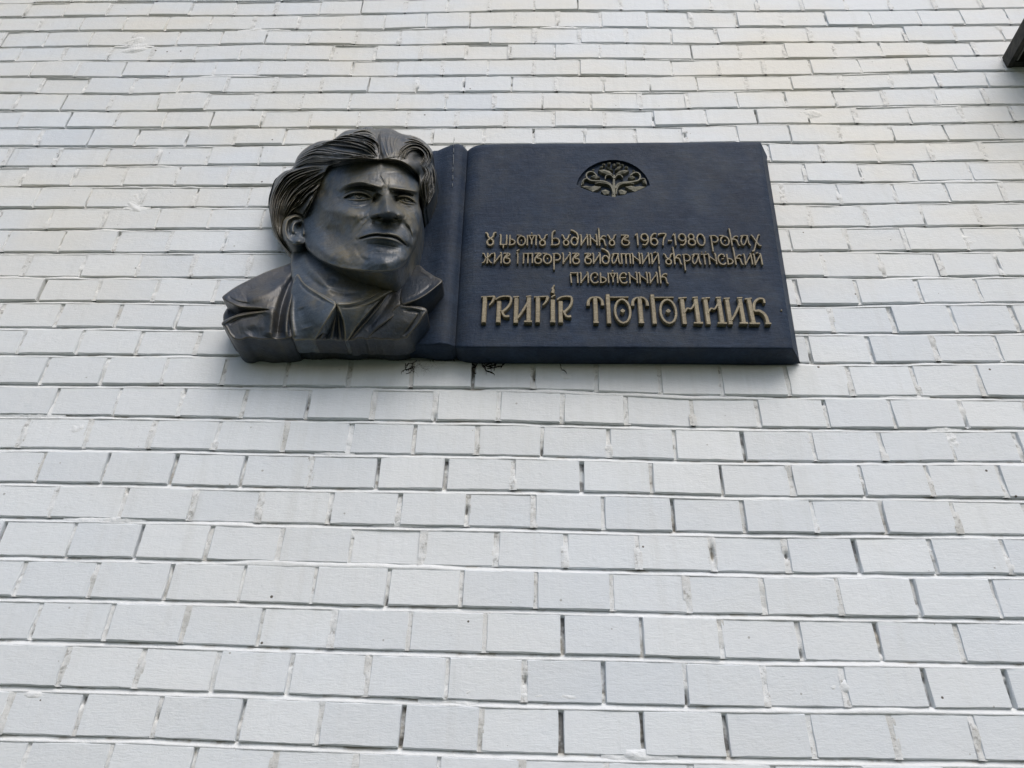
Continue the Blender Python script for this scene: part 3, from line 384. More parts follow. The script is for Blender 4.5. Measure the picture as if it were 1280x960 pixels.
for ci in range(1, len(courses)):
    up, c = courses[ci-1], courses[ci]
    for k, j in enumerate(c[1]):
        if not X0 < j < X1: continue
        u = np.linspace(-1.5, 1.5, 7); v = np.linspace(0, 1, 19)
        U, Vv = np.meshgrid(u, v, indexing='ij')
        z0, z1 = zline(c, j)+.0005, zline(up, j)-GAP+.0005
        Z = z0+(z1-z0)*Vv
        r = rnd.random()
        basd = rnd.choice((.0008, .0014, .0020, .0028, .0036, .0048)) - (.0012 if z0 > 2.75 else 0)
        if r > .96: basd = .009
        D = basd+.0026*fbm(U*.012+j*3, Z*2.2, 400+ci*31+k)
        if r > .78:                                            # a hole or a gap near one end
            cen = rnd.choice((.08, .15, .5, .9)); D += .012*np.exp(-((Vv-cen)/rnd.uniform(.06, .2))**2)*np.exp(-((U-rnd.uniform(-.6, .6))/.7)**2)
        qx, qy = to_px((j, 0, (z0+z1)/2)); ff = 0
        for ox, oy, of in OPEN:
            if abs(qx-ox) < 16 and abs(qy-oy) < 17: ff = of
        if ff: D = D*.4+.004+.020*ff*np.clip(.8+1.3*fbm(U*.002+j, Z*.9, 900+k), 0, 1.1); r = .5
        if r < .18: D -= .0035*np.exp(-((Vv-rnd.random())/.3)**2)    # bridged with paint
        D = np.maximum(D, -.0006)
        Xg = j+U*HJ + .0006*fbm(Z, U*.01, 77+k)
        grid_add(np.stack([Xg, D, Z], -1))
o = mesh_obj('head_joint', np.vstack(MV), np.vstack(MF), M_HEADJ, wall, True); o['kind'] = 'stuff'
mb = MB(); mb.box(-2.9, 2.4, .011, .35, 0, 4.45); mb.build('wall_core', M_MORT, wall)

# thick smears of paint and mortar that run over the joints in places
MV, MF = [], []; nv = 0
for sx_, sy_, lw, lh, hh, sd_ in ((168,56,.060,.050,.0050,1),(30,520,.085,.034,.0030,2),(75,532,.070,.024,.0028,3),(1185,545,.035,.035,.0050,4),(1010,142,.05,.02,.004,5),(172,256,.035,.03,.004,6),(190,244,.06,.02,.002,7),
        (95,420,.05,.012,.003,8),(118,424,.05,.010,.003,9),(1200,328,.06,.012,.003,10),(1205,300,.05,.02,.002,11),(420,555,.04,.03,.003,13),(500,650,.05,.012,.002,14),(430,665,.06,.010,.002,15),
        (1060,857,.05,.012,.0035,16),(700,470,.05,.01,.002,17),(1135,505,.05,.03,.002,18),(715,330,.04,.02,.002,19),(330,38,.08,.018,.0030,20),(705,34,.07,.012,.005,21),(1040,60,.05,.02,.0035,22),(230,118,.07,.03,.002,23),
        (1010,325,.06,.01,.003,25),(560,880,.05,.008,.003,26),(590,865,.05,.008,.003,27),(690,870,.08,.007,.003,28),(800,944,.06,.010,.003,29),(20,868,.06,.008,.003,30),(130,650,.08,.010,.003,31)):
    cxx, _, czz = pt(sx_, sy_, 0.)
    a = np.arange(-lw, lw, .0022); b2 = np.arange(-lh, lh, .0022); A_, B_ = np.meshgrid(a, b2, indexing='ij')
    fo = np.clip(1-(A_/lw)**2-(B_/lh)**2, 0, 1)
    nz = fbm(A_*2+sd_, B_*2.5, 600+sd_)
    grid_add(np.stack([cxx+A_, .0035-(.0022+hh*.55)*fo**.6*(.6+.8*nz), czz+B_], -1))
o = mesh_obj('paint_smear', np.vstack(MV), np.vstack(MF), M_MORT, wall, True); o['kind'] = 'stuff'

# ------------------------------------------------------------------ relief modelling
def z2(x, y): return 330+np.asarray(x, float)/4.174, 150+np.asarray(y, float)/4.174     # two drawing scales of the sketch
def z1(x, y): return 260+np.asarray(x, float)/2.8235, 140+np.asarray(y, float)/2.8235
def smooth_poly(P, closed=True, n=6):
    P = np.asarray(P, float); m = len(P); out = []
    rngk = range(m) if closed else range(m-1)
    for i in rngk:
        if closed: p0, p1, p2, p3 = P[i-1], P[i], P[(i+1) % m], P[(i+2) % m]
        else: p0, p1, p2, p3 = P[max(i-1, 0)], P[i], P[i+1], P[min(i+2, m-1)]
        for k in range(n):
            t_ = k/n
            out.append(.5*((2*p1)+(-p0+p2)*t_+(2*p0-5*p1+4*p2-p3)*t_*t_+(-p0+3*p1-3*p2+p3)*t_**3))
    if not closed: out.append(P[-1])
    return np.array(out)
def tps(ctrl):
    K = np.asarray(ctrl, float); X = K[:, :2]/100.; n = len(K)
    d = np.linalg.norm(X[:, None]-X[None], axis=-1)
    A = np.zeros((n+3, n+3)); A[:n, :n] = d*d*np.log(d+1e-9)+np.eye(n)*.015
    A[:n, n] = 1; A[:n, n+1:] = X; A[n, :n] = 1; A[n+1:, :n] = X.T
    wv = np.linalg.solve(A, np.r_[K[:, 2], 0, 0, 0])
    def f(x, y):
        x = x/100.; y = y/100.; s = wv[n]+wv[n+1]*x+wv[n+2]*y
        for i in range(n):
            r2 = (x-X[i, 0])**2+(y-X[i, 1])**2
            s = s+wv[i]*.5*r2*np.log(r2+1e-12)
        return s
    return f
def seg_dist(x, y, P):
    """distance to an open polyline, and the fraction along it"""
    best = np.full(x.shape, 1e9); tb = np.zeros(x.shape)
    L = np.r_[0, np.cumsum(np.linalg.norm(np.diff(P, axis=0), axis=1))]; T = max(L[-1], 1e-9)
    for i in range(len(P)-1):
        a, b_ = P[i], P[i+1]; dx, dy = b_-a; l2 = dx*dx+dy*dy+1e-9
        u = np.clip(((x-a[0])*dx+(y-a[1])*dy)/l2, 0, 1)
        d = (x-a[0]-u*dx)**2+(y-a[1]-u*dy)**2
        m = d < best; best = np.where(m, d, best); tb = np.where(m, (L[i]+u*(L[i+1]-L[i]))/T, tb)
    return np.sqrt(best), tb
def inside(x, y, P):
    c = np.zeros(x.shape, bool); j = len(P)-1
    for i in range(len(P)):
        xi, yi = P[i]; xj, yj = P[j]
        if yi != yj:
            c ^= ((yi > y) != (yj > y)) & (x < (xj-xi)*(y-yi)/(yj-yi)+xi)
        j = i
    return c
def stroke(Dm, x, y, P, sig, amp, taper=.25, sm=True, power=2):
    P = smooth_poly(P, False, 5) if sm and len(P) > 2 else np.asarray(P, float)
    r = sig*3.2
    m = (x > P[:, 0].min()-r) & (x < P[:, 0].max()+r) & (y > P[:, 1].min()-r) & (y < P[:, 1].max()+r)
    ii = np.where(m.ravel())[0]
    if not len(ii): return
    d, t_ = seg_dist(x.ravel()[ii], y.ravel()[ii], P)
    tp = np.clip(np.minimum(t_, 1-t_)/max(taper, 1e-6), 0, 1)**.7 if taper > 0 else 1
    Dm.ravel()[ii] += amp*np.exp(-(d/sig)**power)*tp
def blob(Dm, x, y, cx, cy, sx, sy, amp, rot=0.):
    c, s = math.cos(R(rot)), math.sin(R(rot))
    u = ((x-cx)*c+(y-cy)*s)/sx; v = (-(x-cx)*s+(y-cy)*c)/sy
    Dm += amp*np.exp(-(u*u+v*v))
def relief(name, conv, poly, ctrl, detail, m, parent, step, roll=(14, .02), back=0., sm=True, n=5, rough=0.):
    """a modelled sheet inside an outline: front surface, rolled edge, and thickness back towards the wall"""
    P = smooth_poly(poly, True, n) if sm else np.asarray(poly, float)
    x0, y0 = P.min(0)-step; x1, y1 = P.max(0)+step
    xs_ = np.arange(x0, x1+step, step); ys_ = np.arange(y0, y1+step, step)
    X, Y = np.meshgrid(xs_, ys_, indexing='ij')
    ins = inside(X, Y, P)
    cell = ins[:-1, :-1] | ins[1:, :-1] | ins[1:, 1:] | ins[:-1, 1:]
    used = np.zeros(X.shape, bool)
    for a, b_ in ((0, 0), (1, 0), (1, 1), (0, 1)): used[a:a+cell.shape[0], b_:b_+cell.shape[1]] |= cell
    ii = np.where(used.ravel())[0]
    xf, yf = X.ravel()[ii].copy(), Y.ravel()[ii].copy()
    # nearest point on the outline
    Pc = np.vstack([P, P[:1]]); best = np.full(len(ii), 1e9); nx_ = xf.copy(); ny_ = yf.copy()
    for k in range(len(P)):
        a, b_ = Pc[k], Pc[k+1]; dx, dy = b_-a; l2 = dx*dx+dy*dy+1e-12
        u = np.clip(((xf-a[0])*dx+(yf-a[1])*dy)/l2, 0, 1); qx = a[0]+u*dx; qy = a[1]+u*dy
        d = (xf-qx)**2+(yf-qy)**2; mm = d < best
        best = np.where(mm, d, best); nx_ = np.where(mm, qx, nx_); ny_ = np.where(mm, qy, ny_)
    best = np.sqrt(best); out_ = ~ins.ravel()[ii]
    xf = np.where(out_, nx_, xf); yf = np.where(out_, ny_, yf); dist = np.where(out_, 0, best)
    Dv = tps(ctrl)(xf, yf)
    if detail: detail(Dv, xf, yf)
    rr, ra = roll
    q = np.clip(dist/rr, 0, 1); Dv = Dv - ra*(1-np.sqrt(np.clip(1-(1-q)**2, 0, 1)))
    if rough: Dv = Dv + rough*fbm(xf*.004, yf*.004, 5)
    px, py = conv(xf, yf)
    V = pt(px, py, Dv)
    idx = -np.ones(X.size, int); idx[ii] = np.arange(len(ii)); I = idx.reshape(X.shape)
    q4 = np.stack([I[:-1, :-1], I[:-1, 1:], I[1:, 1:], I[1:, :-1]], -1)[cell]
    # skirt
    e = np.vstack([q4[:, [0, 1]], q4[:, [1, 2]], q4[:, [2, 3]], q4[:, [3, 0]]])
    key = e[:, 0].astype(np.int64)*10**8+e[:, 1]; rk = e[:, 1].astype(np.int64)*10**8+e[:, 0]
    be = e[~np.isin(key, rk)]
    bv = np.unique(be); mp = -np.ones(len(V), int); nV = len(V)
    ring = V[bv].copy(); ring2 = V[bv].copy(); ring2[:, 1] = np.minimum(-back, ring2[:, 1]+.0)
    ring2[:, 1] = -back
    V2 = np.vstack([V, ring, ring2]); mp[bv] = nV+np.arange(len(bv)); off = len(bv)
    sk = np.stack([mp[be[:, 1]], mp[be[:, 0]], mp[be[:, 0]]+off, mp[be[:, 1]]+off], -1)
    Fa = np.vstack([q4, sk])
    return mesh_obj(name, V2, Fa, m, parent, True)

base_pt = pt(620, 455, 0.)
plaque = empty('memorial_plaque', (float(base_pt[0]), 0, float(base_pt[2])))
tag(plaque, label='dark bronze memorial plaque with a portrait head and an open book page of raised lettering', category='plaque')
PL = []                                # every direct part, re-seated on the root at the end
TOP = None

# ---- the open book: left leaf behind the head and right leaf with the text
PD = .060                              # face of the right leaf in front of the wall
def leaf(name, xt, xb, yt, yb, dfun, m, res, bevel_r=None, emblem=None):
    """xt/xb, yt/yb: pixel x and y along the top and bottom edge for parameter s"""
    s = res; v = np.unique(np.r_[np.linspace(0, 1, 130), np.linspace(.05, .30, 110)])
    S, Vv = np.meshgrid(s, v, indexing='ij')
    D = dfun(S)
    PX = xt(S)+(xb(S)-xt(S))*Vv; PY = yt(S)+(yb(S)-yt(S))*Vv
    if emblem: D = D - emblem(PX, PY)
    # soft rounded arrises and a hand-worked surface
    ev = np.minimum(Vv, 1-Vv); D = D - .006*(1-np.sqrt(np.clip(1-(1-np.clip(ev/.012, 0, 1))**2, 0, 1)))
    base = pt(PX, PY, D)
    D = D + .0006*fbm(base[..., 0]*.9, base[..., 2]*.9, 21)
    G = pt(PX, PY, D); a, b_ = S.shape
    V = [G.reshape(-1, 3)]; I = np.arange(a*b_).reshape(a, b_)
    F_ = [np.stack([I[:-1, :-1], I[:-1, 1:], I[1:, 1:], I[1:, :-1]], -1).reshape(-1, 4)]
    n0 = a*b_
    loop = np.r_[I[:, 0], I[-1, 1:], I[::-1, -1][1:], I[0, ::-1][1:-1]]
    ring = V[0][loop].copy(); back = ring.copy(); back[:, 1] = -.002
    if bevel_r:
        mr = np.zeros(len(loop)); lp = np.r_[S[:, 0], S[-1, 1:], S[::-1, -1][1:], S[0, ::-1][1:-1]]
        back[:, 0] += bevel_r*np.clip((lp-.97)/.03, 0, 1)
    V += [ring, back]; k = len(loop); r0 = n0+np.arange(k); r1 = n0+k+np.arange(k)
    F_.append(np.stack([r0, r1, np.roll(r1, -1), np.roll(r0, -1)], -1)[:, ::-1])
    return mesh_obj(name, np.vstack(V), np.vstack(F_), m, plaque, True)
def lens(PX, PY):
    top = 233.5-33*np.sqrt(np.clip(1-((PX-766.3)/45.5)**2, 0, 1))**1.15
    bot = 232.0+13.8*np.clip(1-np.abs((PX-766.3)/45.5)**1.55, 0, 1)
    inn = np.minimum(PY-top, bot-PY)
    inn = np.where(np.abs(PX-766.3) > 45.5, -5, inn)
    return .0085*np.clip(inn/1.3+.2, 0, 1)
sR = np.unique(np.r_[np.linspace(0, .07, 26), np.linspace(.07, 1, 150), np.linspace(.34, .62, 190), np.linspace(.96, 1, 14)])
px_top = lambda s: 584.5+s*(950.5-584.5)
px_bot = lambda s: 568.5+s*(991.5-568.5)
def dR(s): return .042+(PD-.042)*np.clip(1-(1-np.clip(s/.055, 0, 1))**2, 0, 1)**.6 - .006*np.clip((s-.975)/.025, 0, 1)**2
ytR = lambda s: np.interp(s, [0, .012, .03, .06, .12, .5, 1], [188.5, 185, 182, 180.6, 180, 179, 177.2])
ybR = lambda s: np.interp(s, [0, .02, .06, .5, 1], [435.5, 435.8, 436, 436.5, 437.5])
right_leaf = leaf('right_page', px_top, px_bot, ytR, ybR, dR, M_PAGE, sR, .028, lens)
xlT = lambda s: 470+s*(584.5-470)
xlB = lambda s: 440+s*(568.5-440)
def dL(s):
    return np.interp(s, [0, .45, .58, .66, .72, .80, .88, .94, .98, 1], [.045, .046, .046, .048, .052, .060, .063, .059, .050, .042])
def dLs(s):
    k = np.linspace(-.03, .03, 7); return sum(dL(np.clip(s+a, 0, 1)) for a in k)/7
ytL = lambda s: np.interp(s, [0, .5, .60, .68, .76, .84, .90, .95, 1], [190, 190, 189, 188, 184, 180.5, 179.8, 182, 188.5])
ybL = lambda s: np.interp(s, [0, .6, .75, .85, .93, 1], [434, 434, 433, 431.5, 432.5, 435.5])
left_leaf = leaf('left_page', xlT, xlB, ytL, ybL, dLs, M_PAGE, np.linspace(0, 1, 120), None)

# ---- head
FC = [(330,240,.150),(400,225,.172),(500,212,.188),(600,213,.192),(680,220,.186),(740,245,.172),(790,300,.150),(330,170,.150),(450,150,.180),(600,150,.188),(720,170,.172),
(270,330,.125),(300,300,.138),(240,420,.108),(225,480,.098),(180,400,.085),
(300,380,.134),(360,350,.160),(430,335,.184),(500,322,.198),(560,325,.206),(620,335,.208),(680,345,.204),(740,358,.188),(790,370,.163),(812,400,.138),
(340,400,.150),(400,400,.165),(450,400,.175),(500,400,.180),(550,405,.182),(592,405,.192),(640,400,.209),(692,408,.186),(740,410,.176),(785,425,.155),(818,440,.130),
(640,372,.205),(640,418,.228),(643,448,.246),(648,474,.262),(650,488,.258),(645,516,.208),(640,536,.198),
(588,476,.220),(562,496,.208),(705,484,.218),(722,506,.203),(580,530,.195),(700,534,.192),(592,450,.201),(698,455,.198),(612,440,.214),(672,445,.213),
(300,455,.133),(380,455,.168),(450,462,.187),(520,465,.192),(556,470,.194),(740,470,.181),(790,480,.160),(830,500,.124),
(240,540,.103),(300,540,.122),(380,550,.151),(450,560,.173),(520,560,.193),(600,570,.205),(650,575,.207),(700,580,.200),(750,575,.181),(800,575,.152),(826,560,.116),
(560,590,.203),(620,590,.210),(680,600,.206),(495,620,.186),(740,655,.178),(400,620,.150),(450,620,.168),(330,620,.130),(270,620,.116),(225,620,.098),
(620,628,.206),(640,640,.205),(680,648,.199),(620,675,.200),(670,685,.195),(550,672,.195),(480,675,.180),
(630,735,.206),(685,740,.199),(560,738,.199),(480,732,.184),(400,724,.166),(320,706,.142),(258,680,.118),(740,730,.177),(772,712,.142),(795,665,.132),(812,620,.120),(775,640,.168),
(640,806,.190),(560,804,.186),(480,796,.174),(400,782,.152),(320,755,.130),(258,715,.105),(700,805,.174),(745,768,.146)]
face_poly = [(205,640),(200,560),(200,470),(235,380),(270,280),(320,190),(420,160),(560,150),(680,160),(780,210),(812,280),(820,360),(812,430),(822,480),(824,520),(818,565),(806,612),(787,664),(762,714),(732,756),(695,784),(640,796),(560,796),(480,788),(400,778),(330,754),(275,726),(235,688)]
def face_detail(D, x, y):
    def S(P, s, a, tp=.25, pw=2): stroke(D, x, y, P, s, a, tp, True, pw)
    # brows and sockets
    S([(385,368),(430,338),(490,324),(550,330),(618,348)], 12, .0115, .45)
    S([(425,372),(455,358),(495,351),(545,355),(594,368)], 9, -.0115, .5); S([(520,352),(560,358),(596,370)], 10, -.005)
    S([(530,340),(575,344),(616,354)], 10, .006)
    S([(646,350),(700,358),(750,364),(803,376)], 10, .0125)
    S([(674,376),(720,380),(780,396)], 8, -.0120)
    S([(604,385),(588,415),(566,412)], 14, -.011, .1); S([(686,395),(690,425)], 11, -.008, .1)
    S([(600,285),(612,305),(628,335)], 4, -.0024); S([(650,300),(648,335)], 5, -.001)
    S([(440,262),(560,252),(700,258),(770,280)], 12, -.0012); S([(640,278),(700,276),(760,290)], 5, -.0018)
    S([(420,330),(470,306),(540,306)], 14, .0020)
    # left eye
    blob(D, x, y, 488, 394, 46, 20, .0075, 4)
    S([(408,408),(438,388),(478,377),(522,381),(556,399),(566,412)], 5.5, .0068, .15)
    S([(412,396),(440,376),(480,364),(530,369),(562,388)], 4, -.0036)
    S([(420,410),(446,396),(482,386),(520,390),(550,404)], 4, -.0052, .12)
    S([(422,410),(455,415),(500,417),(540,412),(562,407)], 4.5, .0028, .15)
    S([(425,428),(470,436),(530,430)], 7, -.0022)
    S([(482,385),(478,398),(488,410),(503,410),(512,398),(508,386)], 2.6, -.0018, 0); blob(D, x, y, 496, 394, 8, 6, -.0034)
    S([(380,405),(400,415),(420,432)], 6, -.0018); S([(420,455),(480,465),(540,455)], 14, -.0022)
    # right eye
    blob(D, x, y, 742, 411, 40, 19, .0075, 14)
    S([(686,408),(713,397),(748,399),(778,416),(796,437)], 5.5, .0064, .15)
    S([(690,394),(716,381),(752,384),(788,404)], 4, -.0034)
    S([(698,412),(721,405),(748,408),(776,427)], 4, -.0050, .12)
    S([(698,417),(724,427),(758,436),(790,439)], 4.5, .0028, .15)
    S([(704,440),(740,455),(780,458)], 5, -.0028)
    S([(732,404),(730,416),(740,427),(754,427),(762,416),(758,405)], 2.6, -.0018, 0); blob(D, x, y, 746, 414, 8, 6, -.0034)
    # nose
    S([(636,372),(640,420),(644,465)], 15, .0040, .3)
    S([(603,400),(600,440),(588,470)], 9, -.0030); S([(683,405),(688,445),(700,475)], 9, -.0030)
    blob(D, x, y, 648, 478, 30, 16, .0060)
    blob(D, x, y, 580, 490, 20, 15, .0090); blob(D, x, y, 708, 497, 17, 15, .0080)
    S([(554,478),(548,495),(556,512),(575,516)], 7, -.0025)
    S([(724,480),(734,498),(728,518)], 7, -.0025)
    blob(D, x, y, 603, 509, 15, 6, -.0150, 5); blob(D, x, y, 683, 513, 14, 6, -.0150, 5)
    S([(560,512),(600,520),(640,525),(690,525),(722,520)], 7, -.0060)
    # mouth
    S([(640,540),(636,562),(628,582)], 8, -.0022)
    S([(503,612),(540,596),(590,588),(622,592),(650,590),(700,604),(738,640)], 9, .0050)
    S([(494,622),(545,606),(590,600),(626,604),(680,612),(716,632),(742,656)], 4.5, -.0105, .1)
    S([(512,627),(560,616),(620,616),(680,627),(725,650)], 8, .0046)
    S([(530,650),(590,650),(660,660),(715,674)], 10, -.0030)
    blob(D, x, y, 488, 626, 10, 10, -.0035); blob(D, x, y, 748, 662, 9, 10, -.0035)
    # folds of the cheeks
    S([(545,505),(520,520),(500,534)], 11, -.0022); S([(500,530),(470,570),(450,610)], 12, -.0022)
    S([(728,535),(752,565),(768,605),(775,650)], 7, -.0055); S([(745,520),(775,560),(790,610)], 14, .0030)
    S([(400,520),(450,500),(520,495)], 22, .0030); S([(300,560),(380,620),(430,690)], 26, -.0035)
    blob(D, x, y, 428, 678, 10, 12, -.0025)
    S([(470,640),(450,690),(440,740)], 16, -.0022); S([(450,690),(490,700),(540,720)], 18, .0022)
    blob(D, x, y, 640, 738, 55, 32, .0035); S([(560,690),(620,694),(690,702)], 8, -.0022)
    S([(250,680),(330,742),(430,776),(540,786)], 14, .0030)
    S([(340,470),(430,466),(520,470)], 20, .0035, .4); S([(360,500),(440,540),(490,600)], 24, -.0030, .4)
    S([(240,600),(300,680),(400,740)], 20, .0030, .3); S([(790,500),(806,560),(800,640)], 12, .0030)
    S([(470,700),(560,716),(640,712),(740,716)], 14, .0015); S([(300,400),(330,350),(360,300)], 20, -.0030)
    S([(290,462),(400,486),(500,516)], 18, .0035, .4); S([(330,560),(400,590),(440,640)], 26, -.0050, .4)
    S([(552,515),(518,555),(482,604)], 8, -.0030, .3); blob(D, x, y, 605, 588, 92, 52, .0035)
    S([(476,648),(500,706),(545,742)], 12, -.0028, .3); blob(D, x, y, 296, 640, 40, 62, .0045); blob(D, x, y, 306, 372, 36, 40, -.0045)
    S([(418,440),(480,456),(552,442)], 6, -.0026, .3); S([(700,455),(745,470),(790,470)], 6, -.0022, .3)
    S([(470,228),(600,232),(740,262)], 22, .0022, .3); blob(D, x, y, 560, 300, 40, 22, .0020)
    D += .0005*fbm(x*.0022, y*.0022, 8)+.0005*fbm(x*.0009, y*.0009, 18)
head = relief('head', z2, face_poly, FC, face_detail, M_BODY, plaque, 2.0, (11, .030), .045)

# ---- hair
HC = [(590,190,.212),(540,110,.200),(600,60,.165),(540,45,.138),(450,70,.145),(350,120,.140),(250,150,.118),(180,220,.092),(330,205,.172),(430,190,.200),(250,240,.130),(150,300,.092),
(60,400,.062),(40,500,.058),(100,450,.082),(200,380,.110),(280,330,.132),(220,470,.108),(90,620,.058),(150,710,.050),(700,100,.178),(760,200,.196),(700,200,.206),(850,150,.135),(830,200,.168),
(885,220,.112),(840,320,.145),(900,350,.098),(860,450,.100),(838,510,.095),(812,330,.155),(650,190,.210),(640,130,.195),(500,200,.207),(790,300,.168),(160,560,.075),(300,250,.150)]
hair_poly = [(148,250),(175,190),(220,145),(285,112),(350,104),(372,88),(425,56),(485,42),(520,40),(545,36),(575,48),(600,40),(660,44),(722,68),(785,84),(840,115),(880,165),(888,222),(902,285),(906,345),(890,395),(866,436),(846,462),(835,492),(824,470),
(822,440),(806,370),(804,310),(782,270),(745,240),(700,218),(640,212),(590,214),(520,210),(450,214),(395,226),(345,242),(318,290),(290,350),(262,420),(238,470),(214,520),(196,500),(150,490),(110,520),(92,575),(105,628),(140,655),(165,690),(162,732),(130,712),(88,660),(52,600),(30,520),(26,440),(36,370),(62,308),(100,268)]
def locks():
    L = []
    L.append(([(362,100),(450,72),(540,84),(600,125),(602,186)], [(190,172),(300,132),(420,140),(520,158),(580,196)], 15, .0056))
    L.append(([(180,190),(280,140),(400,160),(500,176),(590,190)], [(158,248),(230,214),(330,212),(440,206),(570,204)], 12, .0050))
    L.append(([(588,52),(598,84),(618,130),(640,196)], [(742,80),(716,98),(700,130),(694,200)], 6, .0009))
    L.append(([(690,200),(712,150),(762,118),(820,122),(864,160),(872,210),(846,250)], [(742,214),(748,180),(776,158),(808,162),(828,188),(820,214),(800,226)], 10, .0052))
    L.append(([(740,76),(800,96),(856,140),(886,200),(896,260)], [(706,128),(770,112),(830,130),(866,170),(868,226)], 7, .0046))
    L.append(([(812,236),(842,276),(820,330),(826,380),(836,430),(834,480)], [(884,224),(898,290),(902,345),(886,395),(862,436),(842,470)], 13, .0052))
    L.append(([(330,236),(220,240),(110,280),(48,370),(32,460),(44,560),(96,660),(158,722)], [(318,262),(250,290),(170,330),(110,400),(82,470),(72,560),(98,620),(150,676)], 17, .0056))
    L.append(([(330,250),(280,268),(220,300),(150,350),(110,420),(96,500)], [(300,330),(268,370),(232,400),(196,440),(160,470),(120,505)], 14, .0052))
    L.append(([(300,320),(272,380),(244,440),(214,505)], [(250,380),(232,420),(214,460),(190,492)], 5, .0036))
    L.append(([(400,84),(470,54),(530,48),(580,66)], [(520,84),(560,92),(588,112),(600,150)], 6, .0040))
    return L
def hair_detail(D, x, y):
    r = random.Random(5)
    for A, B, n, amp in locks():
        A = smooth_poly(A, False, 4); B = smooth_poly(B, False, 4)
        ia = np.linspace(0, 1, 24)
        def rs(P):
            L_ = np.r_[0, np.cumsum(np.linalg.norm(np.diff(P, axis=0), axis=1))]; L_ /= L_[-1]
            return np.c_[np.interp(ia, L_, P[:, 0]), np.interp(ia, L_, P[:, 1])]
        A, B = rs(A), rs(B)
        wd = np.linalg.norm(A-B, axis=1).mean(); sm_ = amp < .003
        stroke(D, x, y, (A+B)/2, wd*.42, .0060, .2, False)
        nc = max(2, int(round(wd/26)))
        for k in range(nc):
            uc = (k+.5+r.uniform(-.15, .15))/nc; wv_ = r.uniform(.05, .11)*np.sin(ia*r.uniform(4, 8)+r.uniform(0, 6))
            Pc = A*(1-uc-wv_[:, None])+B*(uc+wv_[:, None]); c0_ = int(r.uniform(0, 4)); c1_ = 24-int(r.uniform(0, 7))
            stroke(D, x, y, Pc[c0_:c1_], wd/nc*.34, r.uniform(.0045, .0085)*(1 if not sm_ else .4), .35, False)
            if k: stroke(D, x, y, (Pc+pc_)/2, max(2.4, wd/nc*.10), -.0060*(1 if not sm_ else .3), .2, False)
            pc_ = Pc
        n = int(n*1.35); amp *= 1.15; sm_ = amp < .003
        for k in range(n):
            u = (k+.5+r.uniform(-.35, .35))/n; wob = .07*math.sin(k*2.1)*np.sin(ia*6+k*.7)
            P = A*(1-u-wob[:, None])+B*(u+wob[:, None])
            s0 = wd/n*r.uniform(.26, .36); a0 = 0 if sm_ else int(r.uniform(0, 5)); a1 = 24 if sm_ else 24-int(r.uniform(0, 5))
            stroke(D, x, y, P[a0:a1], max(s0, 2.2), amp*r.uniform(.75, 1.25), .15, False)
            if r.random() < .75:
                u2 = (k+1+r.uniform(-.1, .1))/n; P2 = A*(1-u2)+B*u2
                stroke(D, x, y, P2[a0:a1], max(s0*.45, 1.8), -amp*.9, .15, False)
    blob(D, x, y, 800, 196, 26, 20, -.011); blob(D, x, y, 612, 196, 10, 22, -.008); blob(D, x, y, 800, 290, 14, 22, -.006)
    stroke(D, x, y, [(606,60),(600,110),(610,190)], 5, -.010, .2)
    stroke(D, x, y, [(150,262),(230,232),(330,226),(400,216)], 6, -.012, .15)
    stroke(D, x, y, [(300,330),(260,400),(220,470)], 4, -.004, .15)
_o = []
for k_, (hx, hy) in enumerate(hair_poly):
    outer = hy < 110 or hx < 60 or (hx > 870) or (hx < 150 and hy > 240 and (hx < 110 or hy > 690))
    if outer and k_ % 2: dxh, dyh = 470-hx, 330-hy; Lh = math.hypot(dxh, dyh); hx += dxh/Lh*5; hy += dyh/Lh*5
    _o.append((hx, hy))
hair_poly = _o
hair = relief('hair', z2, hair_poly, HC, hair_detail, M_HAIR, head, 1.9, (13, .015), .045, n=4)
cr = relief('hair_crest', z2, [(512,60),(516,42),(535,34),(560,36),(574,50),(570,68),(545,76),(522,72)], [(512,60,.150),(560,40,.150),(545,60,.168),(570,68,.158),(530,40,.152)],
     lambda D, x, y: [stroke(D, x, y, [(520+12*k, 66), (524+11*k, 44)], 3, .004, .1) for k in range(4)], M_HAIR, head, 2, (9, .008), .1)
# ---- ear
ear_poly = [(120,505),(100,530),(94,575),(106,618),(134,648),(172,656),(212,648),(226,622),(222,580),(216,545),(210,515),(196,495),(160,488)]
def ear_detail(D, x, y):
    S = lambda P, s, a, tp=.2: stroke(D, x, y, P, s, a, tp)
    S([(200,508),(172,500),(144,508),(120,530),(112,575),(124,615),(152,638)], 8, .0070, .35)
    S([(196,522),(165,518),(140,532),(128,570),(136,602)], 8, -.0075)
    S([(190,536),(160,540),(150,570),(156,600)], 7, .0022)
    blob(D, x, y, 184, 556, 18, 26, -.022, 20); blob(D, x, y, 160, 600, 16, 14, -.006)
    blob(D, x, y, 182, 630, 26, 14, .0050); blob(D, x, y, 208, 590, 9, 16, .010)
relief('ear', z2, ear_poly, [(120,505,.094),(94,575,.090),(134,648,.096),(212,648,.094),(222,580,.088),(196,495,.086),(160,570,.100),(180,520,.096),(180,640,.100)], ear_detail, M_BODY, head, 1.6, (10, .012), .05)

